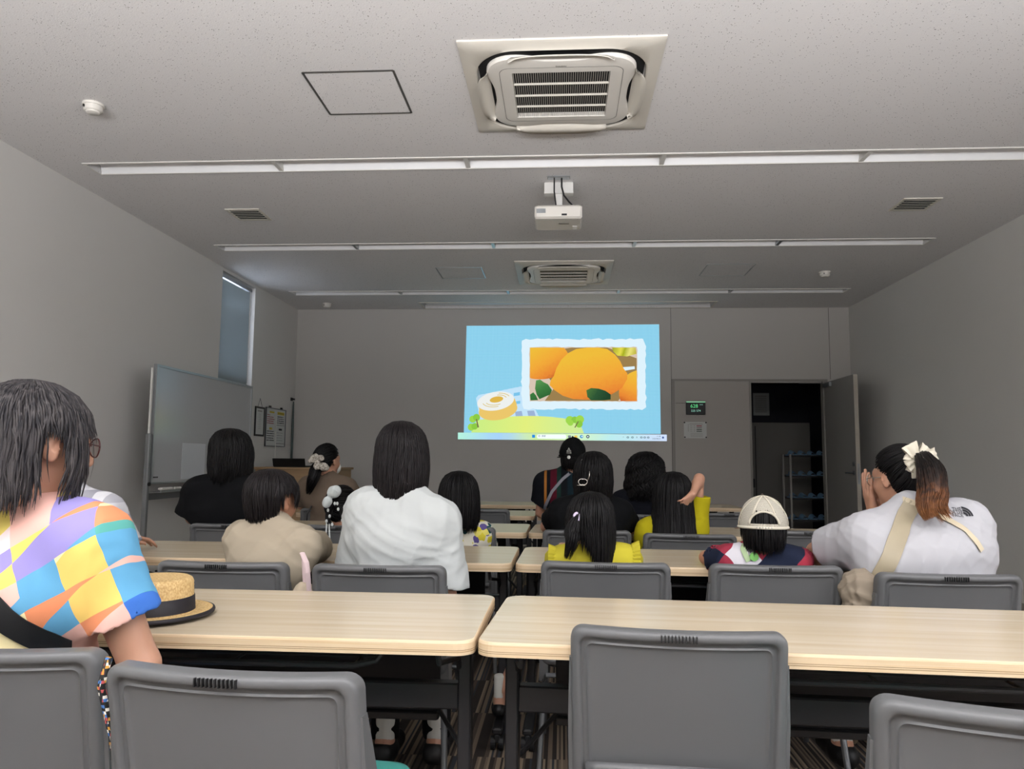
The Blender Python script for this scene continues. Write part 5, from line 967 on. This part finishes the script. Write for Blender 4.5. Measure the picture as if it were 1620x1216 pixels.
M_capmesh = mat('cream_mesh_fabric', '#b3aea0', .9); nt, b, new, link = nodes(M_capmesh); tc = new('ShaderNodeTexCoord'); v = new('ShaderNodeTexVoronoi'); v.inputs['Scale'].default_value = 330; v.inputs['Randomness'].default_value = .15; link(tc.outputs['Object'], v.inputs[0]); link(ramp(nt, v.outputs['Distance'], [(.2, '#7d776a'), (.6, '#c3beb0')], 'LINEAR'), b.inputs['Base Color'])
M_capt = fab('cream_cap_tape', '#cfc9b8')
cp, P_ = dome(b6, .93, M_capmesh, M_capt, True)
sn = MB(); 
for k in range(6): sn.ball(P_(PI*.525, -.28+.11*k, .006), .0025, 5)
sn.build('snap_strap', M_alu, cp)
strap(b6, [tuple(at(1190, 868, 2.8)[[0, 2]]), tuple(at(1196, 880, 2.7)[[0, 2]]), tuple(at(1203, 898, 2.7)[[0, 2]])], .018, mat('pale_green_strap', '#9fb48a', .7), 'shoulder_strap')
g = MB(); c = at(1201, 884, 2.80); q = project(b6['bvh'], (c[0], 2.3, c[2]), (0, 1, 0), .008); g.cyl((q if q is not None else c)-np.array(b6['off']), (0, 1, .2), .016, .008, 20); g.build('green_badge', mat('lime_green_plastic', '#7fc06a', .4), b6['root'])
strap(b6, [tuple(at(1172, 862, 2.7)[[0, 2]]), tuple(at(1205, 868, 2.7)[[0, 2]]), tuple(at(1238, 862, 2.7)[[0, 2]])], .022, fab('red_collar_knit', '#a8404e'), 'collar')
# -------- woman with cream bow
H7 = headat(1421, 701, 2.98, 1.0); b7 = person('large woman in a white T-shirt with cream bow and brown ponytail, leaning on her elbows', H_=H7, N=at(1440, 806, 2.86), P=(1.33, 2.80, .50), yaw=4, hyaw=26, hpitch=-4, s=1.02, sw=.185, tw=1.36, el=(1.00, 3.08, .775), wl=at(1383, 818, 3.10), er=(1.36, 3.16, .775), wr=at(1400, 826, 3.17), shirt=M_white2, sleeve=.70, sinf=.022, sfold=.0045, pants=M_pkhaki, sock=M_sock, shoes=M_shoe, seed=17, h=.006, ank=((1.03, 2.97, .12), (1.35, 3.1, .12)), hdl=((-.22, -.02, 1), (.9, .3, 0), (0, 1, 0), .12), hdr=((-.25, 0, 1), (-.6, -.5, 0), (0, -1, .2), .3), skin=M_skin)
pulled_hair(H7, b7['hf'], 1.0, (.12, -.75, .62), n=1100, r=.0032, seed=27, parent=b7['root'], off=b7['off'], rad3=(.086, .106, .112))
M_ombre = hair_mat('brown_tipped_hair', '#1a1412', '#2c211c'); nt, b, new, link = nodes(M_ombre); tc = new('ShaderNodeTexCoord'); sp = new('ShaderNodeSeparateXYZ'); link(tc.outputs['Object'], sp.inputs[0]); nz = new('ShaderNodeTexNoise'); nz.inputs['Scale'].default_value = 60; link(tc.outputs['Object'], nz.inputs[0])
link(ramp(nt, mth(nt, 'ADD', mth(nt, 'MULTIPLY', mth(nt, 'SUBTRACT', sp.outputs[2], .95), 5), mth(nt, 'MULTIPLY', mth(nt, 'SUBTRACT', nz.outputs[0], .5), .8)), [(0, '#8a5a34'), (.3, '#6b442b'), (.55, '#33251f'), (.85, '#14100f')], 'LINEAR'), b.inputs['Base Color'])
tail_hair([at(1449, 728, 2.90), at(1459, 722, 2.84), at(1472, 742, 2.77), at(1476, 775, 2.73), at(1474, 800, 2.70), at(1482, 816, 2.69)], [.018, .034, .046, .050, .050, .044], n=1300, r=.0022, seed=37, mat_=M_ombre, parent=b7['root'], off=b7['off'])
tail_hair([at(1476, 780, 2.73), at(1486, 802, 2.70), at(1503, 822, 2.69)], [.035, .03, .035], n=70, r=.0012, seed=38, name='loose_strands', mat_=M_ombre, parent=b7['root'], off=b7['off'], core=False)
def bow(b, c, S, m, lobes, name='hair_bow', fluffy=0, fold=.004):
    fr = b['hf']; pr = [elp(c, np.array([.012, .012, .014])*S, None, .004)]
    for (dx, dz, dy, rx, rz, ang) in lobes:
        R_ = np.array(Matrix.Rotation(math.radians(ang), 3, 'Y')); pr.append(elp(c+np.array([dx, dy, dz])*S, np.array([rx, .014+fluffy, rz])*S, R_, .006))
    return blob(name, pr, m, b['root'], b['off'], h=.0032, fold=fold, seed=5, fsc=1.7)[0]
M_satin = mat('cream_satin', '#cdc6b3', .45, sheen=.3)
def ribbon_loops(b, c, S, m, loops, name='bow_loops'):
    """folded ribbon petals: each loop = (angle deg in the x-z plane, length, width, depth tilt)"""
    mb = MB(); off = np.array(b['off'])
    for ang, L, wd, dy in loops:
        a = math.radians(ang); d = np.array([math.cos(a), dy, math.sin(a)]); sd = np.array([-math.sin(a), 0, math.cos(a)]); V = []; n = 16
        for i in range(n+1):
            t = i/n; u = math.sin(PI*t)**.8*L; o_ = math.cos(PI*t)*.013; ww = wd*(.28+.72*math.sin(PI*t)**.7)
            for k in range(7): v_ = (k/6-.5); V.append(c+(d*u+sd*(v_*ww)+np.array([0, -1, 0])*(o_*(1-.3*abs(v_))+.004*math.cos(v_*14)))*S-off)
        mb.add(V, [(i*7+k, i*7+k+1, (i+1)*7+k+1, (i+1)*7+k) for i in range(n) for k in range(6)])
    o = mb.build(name, m, b['root'], smooth=True); return o
c = at(1449, 727, 2.83); ribbon_loops(b7, c, 1, M_satin, [(118, .062, .060, -.2), (150, .042, .046, -.1), (48, .066, .046, .1), (18, .080, .046, .1), (-150, .046, .044, -.3), (-88, .066, .058, -.3), (-112, .05, .05, -.1)]); MB().ball(c-np.array(b7['off'])+np.array([0, -.006, 0]), (.014, .012, .018), 10).build('bow_knot', M_satin, b7['root'], smooth=True)
X7 = lambda x, y: tuple(at(x, y, 2.72)[[0, 2]])
M_strapb = mat('beige_webbing', '#a59a82', .5, bump=(500, .2, .001)); strap(b7, [X7(1462, 797), X7(1440, 822), X7(1415, 858), X7(1395, 905), X7(1388, 960)], .048, M_strapb, 'wide_bag_strap')
strap(b7, [X7(1430, 786), X7(1468, 800), X7(1500, 818), X7(1528, 838), X7(1548, 870)], .020, fab('cream_lace', '#cbbfa4'), 'braided_strap')
lg = []
for i, tx in enumerate(('THE', 'NORTH', 'FACE')):
    p = at(1521, 806+i*4.6, 2.79); t_ = text_obj('chest_mark', tx, .0165, M_ink, None, (0, 0, 0), (0, 0, 0), 0, 'RIGHT')
    for v in t_.data.vertices: v.co = Vector((p[0]+v.co[0]-b7['off'][0], 0, p[2]+v.co[1]))
    t_.parent = b7['root']; drape(b7, t_)
def decal(b, pts2, m, name, Y=2.79):
    mb = MB(); P0 = [at(x, y, Y) for x, y in pts2]; mb.add([(p[0]-b['off'][0], 0, p[2]) for p in P0], [tuple(range(len(P0)))]); o = mb.build(name, m, b['root']); drape(b, o); return o
for r0, r1 in ((3, 6), (7, 10), (11, 14)):
    decal(b7, [(1522+r1*math.sin(a), 816-r1*math.cos(a)*1.0) for a in np.linspace(0, PI/2, 8)]+[(1522+r0*math.sin(a), 816-r0*math.cos(a)) for a in np.linspace(PI/2, 0, 8)], M_ink, 'arc_mark')
glasses(b7, M_silver)
# -------- row three
H8 = headat(369, 676, 4.18); b8 = person('woman with a black bob and glasses in a loose black top near the whiteboard', H_=H8, N=at(356, 760, 4.15), P=(-1.87, 4.22, .50), yaw=-4, hyaw=-22, s=.96, sw=.158, tw=1.08, el=at(305, 818, 4.2), er=at(410, 820, 4.25), wl=(-1.98, 4.5, .76), wr=(-1.72, 4.5, .76), shirt=M_blackT, sleeve=.86, sinf=.034, sfold=.003, pants=M_pblack, shoes=M_shoe, seed=18)
loose_hair(H8, b8['hf'], 1.0, [(.128, 0), (.121, .045), (.10, .082), (.065, .107), (.02, .118), (-.05, .122), (-.12, .118), (-.22, .108)], [(0, -.165), (110, -.165), (135, -.13), (150, .0), (180, .04)], [(.13, -.02), (0, -.006), (-.2, -.006)], ax=.96, n=900, r=.004, seed=28, parent=b8['root'], off=b8['off'], jit=.05, wave=.02)
glasses(b8, M_black)
H9 = headat(519, 700, 5.42, .97); b9 = person('woman in dusty beige with a low ponytail, printed bow clip and face mask', H_=H9, N=at(518, 756, 5.40), P=(-1.69, 5.48, .50), yaw=-6, hyaw=-28, s=.92, hs=.97, sw=.15, shirt=M_beige2, sleeve=.8, sinf=.02, pants=M_pblack, shoes=M_shoe, seed=19, h=.009, wl=(-1.8, 5.8, .76), wr=(-1.6, 5.8, .76), el=(-1.92, 5.55, .78), er=(-1.47, 5.55, .78))
pulled_hair(H9, b9['hf'], 1, (-.25, -.9, -.25), n=500, r=.004, seed=29, parent=b9['root'], off=b9['off'])
tail_hair([at(505, 733, 5.33), at(500, 742, 5.28), at(494, 760, 5.26), at(487, 782, 5.28)], [.03, .042, .040, .015], n=160, r=.004, seed=39, parent=b9['root'], off=b9['off'])
M_prt = mat('white_print_cloth', '#b9b3a8', .7, noise=(90, '#7d776c', .45, .6))
bow(b9, at(503, 732, 5.24), 1.6, M_prt, [(-.022, .018, 0, .026, .018, -40), (.012, .02, 0, .016, .016, 0), (.026, -.016, 0, .028, .018, 20), (-.004, -.012, 0, .014, .02, 0)])
mk = [elp(H9+b9['hf']@np.array([0, .078, -.055]), (.05, .036, .045), b9['hf'], .01)]; blob('face_mask', mk, M_sock, b9['root'], b9['off'], h=.006)
H10 = headat(543, 766, 4.12, .9); b10 = person('small child with a fluffy white bow and white yarn laced braids', H_=H10, N=at(541, 842, 4.12), P=(-1.17, 4.22, .50), yaw=-4, hyaw=-26, s=.62, hs=.9, sw=.105, shirt=fab('pink_child_cotton', '#a87f80'), sleeve=.6, pants=M_pblack, sock=M_sock, shoes=M_shoe, seed=20, h=.008, plen=.5)
pulled_hair(H10, b10['hf'], .9, (-.35, -.92, .05), n=420, r=.004, seed=30, parent=b10['root'], off=b10['off'], rad3=(.088, .106, .112), two=False)
M_fluff = mat('white_fleece', '#bfc6c4', .95, bump=(300, .8, .004), sheen=.5); bow(b10, at(522, 786, 3.97), 1.0, M_fluff, [(-.014, -.026, 0, .026, .034, 25), (.022, .028, 0, .040, .034, -30)], 'fluffy_bow', .012, .003)
M_yarn = fab('white_yarn', '#c4c8c6')
for pts in ([(528, 796), (521, 810), (519, 822), (524, 829)], [(532, 796), (541, 808), (545, 820), (546, 829)]):
    P3 = [at(x, y, 4.0) for x, y in pts]; tail_hair(P3, [.012, .016, .015, .010], n=60, r=.004, seed=40, name='braid', parent=b10['root'], off=b10['off'])
    yb_ = MB()
    for k in range(5): t = k/4*(len(P3)-1); i = min(int(t), len(P3)-2); c = P3[i]+(P3[i+1]-P3[i])*(t-i); yb_.ball(c-np.array(b10['off'])+np.array([(.009, -.009)[k % 2], -.013, 0]), (.007, .006, .010), 6)
    yb_.build('yarn_ties', M_yarn, b10['root'])
tag(MB().tube([at(517, 826, 4.0), at(516, 840, 3.99), at(515, 858, 3.99)], .004, 6).tube([at(521, 826, 4.0), at(521, 842, 3.99), at(522, 857, 3.99)], .004, 6).build('bow_ribbon_tails', M_yarn), 'two white cords hanging over the chair back behind the child with the fluffy bow', 'ribbon')
H11 = headat(727, 743, 4.07, .95); b11 = person('child with a smooth black bob in a purple, green and yellow floral shirt', H_=H11, N=at(729, 830, 4.08), P=(-.54, 4.20, .50), yaw=0, hyaw=-3, s=.66, hs=.95, sw=.115, tw=1.1, shirt=M_floral, sleeve=.6, sinf=.02, pants=M_pblack, sock=M_sock, shoes=M_shoe, seed=31, h=.008, plen=.5)
loose_hair(H11, b11['hf'], .95, [(.128, 0), (.121, .042), (.10, .076), (.065, .10), (.02, .112), (-.05, .118), (-.12, .119), (-.22, .112)], [(0, -.20), (110, -.20), (135, -.17), (150, .0), (180, .04)], [(.13, -.02), (0, -.006), (-.2, -.006)], ax=.98, n=800, r=.0038, seed=31, parent=b11['root'], off=b11['off'], jit=.015, wsc=.5)
H12 = headat(1064, 744, 4.05, .95); S12 = .72; b12 = person('girl with very long black hair in yellow, right hand raised behind her head', H_=H12, N=at(1062, 822, 4.06), P=(.60, 4.14, .50), yaw=0, hyaw=-2, s=S12, hs=.95, sw=.125, er=at(1106, 757, 4.06), wr=at(1096, 781, 3.96), hdr=((-.62, -.25, -.6), (-.2, .9, -.3), (-.3, .1, -.9), .55), shirt=fab('bright_yellow_cotton', '#b0a516'), sleeve=.66, sinf=.022, sfold=.003, pants=M_pblack, sock=M_sock, shoes=M_shoe, seed=32, h=.006, plen=.5)
loose_hair(H12, b12['hf'], .95, [(.128, 0), (.121, .042), (.10, .076), (.065, .098), (.02, .108), (-.05, .112), (-.12, .118), (-.22, .125), (-.36, .125)], [(0, -.34), (70, -.33), (110, -.24), (135, -.15), (150, .0), (180, .04)], [(.13, -.02), (0, -.006), (-.14, -.01), (-.36, -.05)], ax=.96, n=1000, r=.0038, seed=32, parent=b12['root'], off=b12['off'], jit=.03)
H13 = headat(938, 711, 4.08); b13 = person('woman in a black T-shirt with half up black hair held by a silver clip', H_=H13, N=at(936, 790, 4.08), P=(.15, 4.14, .50), yaw=2, hyaw=4, s=.97, sw=.155, tw=1.0, shirt=M_blackT, sleeve=.6, sinf=.018, pants=M_pblack, shoes=M_shoe, seed=33, el=(-.08, 4.28, .76), er=(.38, 4.28, .76), wl=(.02, 4.5, .76), wr=(.28, 4.5, .76))
loose_hair(H13, b13['hf'], .98, BOB, [(-180, .04), (-140, .0), (-120, -.08), (-60, -.15), (-20, -.09), (10, -.13), (60, -.22), (110, -.2), (140, 0), (180, .04)], [(.13, -.02), (0, -.006), (-.2, -.0)], ax=.94, n=800, r=.0036, seed=33, parent=b13['root'], off=b13['off'], jit=.05, wave=.02)
cc = at(922, 762, 3.955)-np.array(b13['off']); cl = MB()
for s in (-1, 1): cl.tube([cc+np.array([s*.006+.017*math.cos(a)*s, 0, .015*math.sin(a)]) for a in np.linspace(-2.2, 2.2, 14)], .0025, 6)
cl.tube([cc+np.array([-.03, 0, -.018]), cc+np.array([.015, 0, -.018])], .0025, 6).tube([cc+np.array([.022, 0, 0]), cc+np.array([.034, 0, .03]), cc+np.array([.035, 0, .055])], .0025, 6); cl.build('hair_clip', M_silver, b13['root'], smooth=True)
t_ = text_obj('back_print', '7', .03, M_sock, None, (0, 0, 0), (0, 0, 0), 0)
p = at(967, 809, 4.02)
for v in t_.data.vertices: v.co = Vector((p[0]+v.co[0]-b13['off'][0], 0, p[2]+v.co[1]))
t_.parent = b13['root']; drape(b13, t_)
# -------- row four
H14 = headat(906, 691, 5.42, 1.0); b14 = person('person in a black cap and dark shirt with coloured vertical stripes below the slide', H_=H14, N=at(901, 748, 5.42), P=(.06, 5.46, .50), yaw=2, hyaw=-4, s=1.0, sw=.175, tw=1.08, shirt=M_stripe, sleeve=.62, sinf=.024, pants=M_pblack, shoes=M_shoe, seed=34, h=.008, el=at(856, 810, 5.5), er=(.30, 5.62, .78), wl=(-.05, 5.8, .76), wr=(.18, 5.8, .76))
loose_hair(H14, b14['hf'], .98, UNDER, [(0, -.11), (100, -.09), (120, .02), (180, .05)], [(.13, -.012), (.05, -.016), (-.2, -.008)], n=350, r=.004, seed=34, parent=b14['root'], off=b14['off'])
M_capb = fab('black_cap_cotton', '#08090b'); cp, P_ = dome(b14, 1.0, M_capb, M_capb, False, rz=.118, z0=-.0)
for body_, z, sz_ in (('A', .044, .026), ('BEAR', .030, .014), ('CLUB', .018, .014)):
    t_ = text_obj('cap_print', body_, sz_, M_sock, cp, (0, 0, 0), (0, 0, 0), 0)
    for v in t_.data.vertices: x = v.co[0]-.028; z2 = z+v.co[1]; v.co = Vector(H14-np.array(b14['off'])+np.array([x, -.120, z2]))
    bv = [Vector(v.co) for v in cp.data.vertices]; tb_ = BVHTree.FromPolygons(bv, [tuple(f.vertices) for f in cp.data.polygons])
    for v in t_.data.vertices:
        h_ = tb_.ray_cast(Vector((v.co[0], v.co[1]-.3, v.co[2])), Vector((0, 1, 0)))
        if h_[0] is not None: v.co = h_[0]+Vector((0, -.003, 0))
h_ = H14-np.array(b14['off']); MB().cyl(h_+np.array([-.028, -.118, -.012]), (0, 1, 0), .012, .006, 16).build('round_badge', M_sock, cp)
X14 = lambda x, y: tuple(at(x, y, 5.3)[[0, 2]]); strap(b14, [X14(911, 741), X14(890, 758), X14(873, 778), X14(863, 800), X14(860, 812)], .02, mat('grey_strap', '#6c6c74', .5), 'bag_strap')
H15 = headat(1021, 713, 5.42); b15 = person('woman with wavy shoulder length black hair in a navy top', H_=H15, N=at(1019, 776, 5.42), P=(.60, 5.42, .50), yaw=0, hyaw=0, s=.95, sw=.16, tw=1.1, shirt=M_navyT, sleeve=.6, sinf=.02, pants=M_pblack, shoes=M_shoe, seed=35, h=.009, el=(.37, 5.6, .78), er=(.83, 5.6, .78), wl=(.48, 5.8, .76), wr=(.7, 5.8, .76))
loose_hair(H15, b15['hf'], 1.0, [(.13, 0), (.123, .045), (.10, .085), (.065, .115), (.02, .13), (-.05, .14), (-.12, .148), (-.22, .14)], [(0, -.20), (110, -.19), (135, -.15), (150, .0), (180, .04)], [(.13, -.02), (0, -.006), (-.2, -.01)], ax=.98, n=800, r=.005, seed=36, parent=b15['root'], off=b15['off'], jit=.05, wave=.12)
# ---------------------------------------------------------------- loose things
ht = thing('straw_boater', 'straw boater hat with black ribbon lying on the nearest left table', 'hat', (-1.045, 1.925, TZ)); M_straw = mat('woven_straw', '#b8935c', .7, bump=((260, 260, 90), .6, .003), noise=((220, 220, 160), '#d9bd86', .35, .65)); M_rib = mat('black_grosgrain', '#15121a', .6, bump=((60, 60, 700), .3, .001))
rb = .100
pf = [(.150, .010), (.151, .014), (.146, .017), (rb+.004, .013), (rb+.001, .018), (rb-.002, .050), (rb-.004, .088), (rb-.007, .094), (rb-.014, .097), (rb-.04, .098), (0, .0985)]
def rip(p, n=4):
    o = []
    for (r0, z0), (r1, z1) in zip(p[:-1], p[1:]):
        L = math.hypot(r1-r0, z1-z0); k = max(1, int(L/.004))
        for i in range(k):
            t = i/k; s_ = .0012*abs(math.sin(PI*(L*t/.008+.25))) if L > .02 else 0; dr, dz = (r1-r0)/L, (z1-z0)/L; o.append((r0+(r1-r0)*t-dz*-s_, z0+(z1-z0)*t+abs(dr)*s_))
    return o+[p[-1]]
MB().lathe(rip(pf), n=72, sx=.97, sy=1.02).build('crown_and_brim', M_straw, ht, smooth=True)
MB().lathe([(rb+.004, .016), (rb+.0035, .02), (rb+.001, .050), (rb-.001, .052)], n=72, sx=.97, sy=1.02).build('ribbon_band', M_rib, ht, smooth=True)
MB().lathe([(.146, .008), (.152, .0075), (.1535, .012), (.152, .0165), (.145, .0175)], n=72, sx=.97, sy=1.02).lathe([(.146, .008), (.120, .0), (.10, .0), (.10, .012)], n=72, sx=.97, sy=1.02).build('brim_binding', M_rib, ht, smooth=True)
# beige quilted bag beside the woman with the bow
bg = thing('quilted_bag', 'puffy beige bag squeezed between the cap boy and the woman with the bow', 'bag', (1.04, 2.72, .45)); c = at(1362, 932, 2.72)
bo, V, F = blob('bag_body', [elp(c, (.075, .07, .075), None, .03), elp(c+np.array([.05, .01, -.05]), (.05, .06, .05), None, .02), elp(c+np.array([.0, 0, -.10]), (.08, .07, .08), None, .03)], fab('beige_nylon', '#8d8171', .6), bg, (1.04, 2.72, .45), h=.006, fold=.012, seed=3, fsc=1.3)
MB().tube([c+np.array([.03, -.06, .03])-np.array([1.04, 2.72, .45]), c+np.array([.045, -.085, .0])-np.array([1.04, 2.72, .45]), c+np.array([.03, -.07, -.03])-np.array([1.04, 2.72, .45])], .006, 8).build('handle', M_strapb, bg)
# pink and cream bag hanging on the chair corner
pk = thing('pink_bag', 'pale pink and cream shoulder bag hanging from the chair corner beside the boy in beige', 'bag', (-.90, 2.62, .5)); of = np.array([-.90, 2.62, .5]); M_pink = fab('pale_pink_cloth', '#c9b4b4')
MB().tube([at(478, 874, 2.55)-of, at(485, 890, 2.53)-of, at(487, 905, 2.53)-of, at(489, 935, 2.55)-of, at(488, 985, 2.56)-of], .010, 8, flat=.3).tube([at(478, 874, 2.55)-of, at(480, 885, 2.60)-of, at(482, 930, 2.60)-of], .006, 8, flat=.4).build('strap', M_pink, pk)
c = at(481, 955, 2.60); blob('pouch', [elp(c, (.055, .035, .075), None, .02)], fab('cream_cloth', '#b9ab96'), pk, tuple(of), h=.006, fold=.008, seed=8)
# blue bag on the chair in row four
bb = thing('blue_bag', 'shiny turquoise and blue bag on the chair top behind the woman with the bow clip', 'bag', (-1.72, 5.42, .77)); c = at(501, 795, 5.37)
blob('bag_body', [elp(c+np.array([0, 0, -.002]), (.065, .04, .032), None, .02), elp(c+np.array([.02, 0, .012]), (.05, .035, .022), None, .02)], mat('turquoise_vinyl', '#2e7f93', .25), bb, (-1.72, 5.42, .77), h=.006, fold=.008, seed=9, fsc=1.5)
blob('blue_patch', [elp(c+np.array([-.0, -.02, .028]), (.022, .02, .018), None, .01)], mat('royal_blue_vinyl', '#1c4fa8', .3), bb, (-1.72, 5.42, .77), h=.005)
MB().tube([at(493, 800, 5.3)-np.array([-1.72, 5.42, .77]), at(486, 812, 5.28)-np.array([-1.72, 5.42, .77]), at(485, 826, 5.28)-np.array([-1.72, 5.42, .77])], .006, 6).build('strap', M_black, bb)
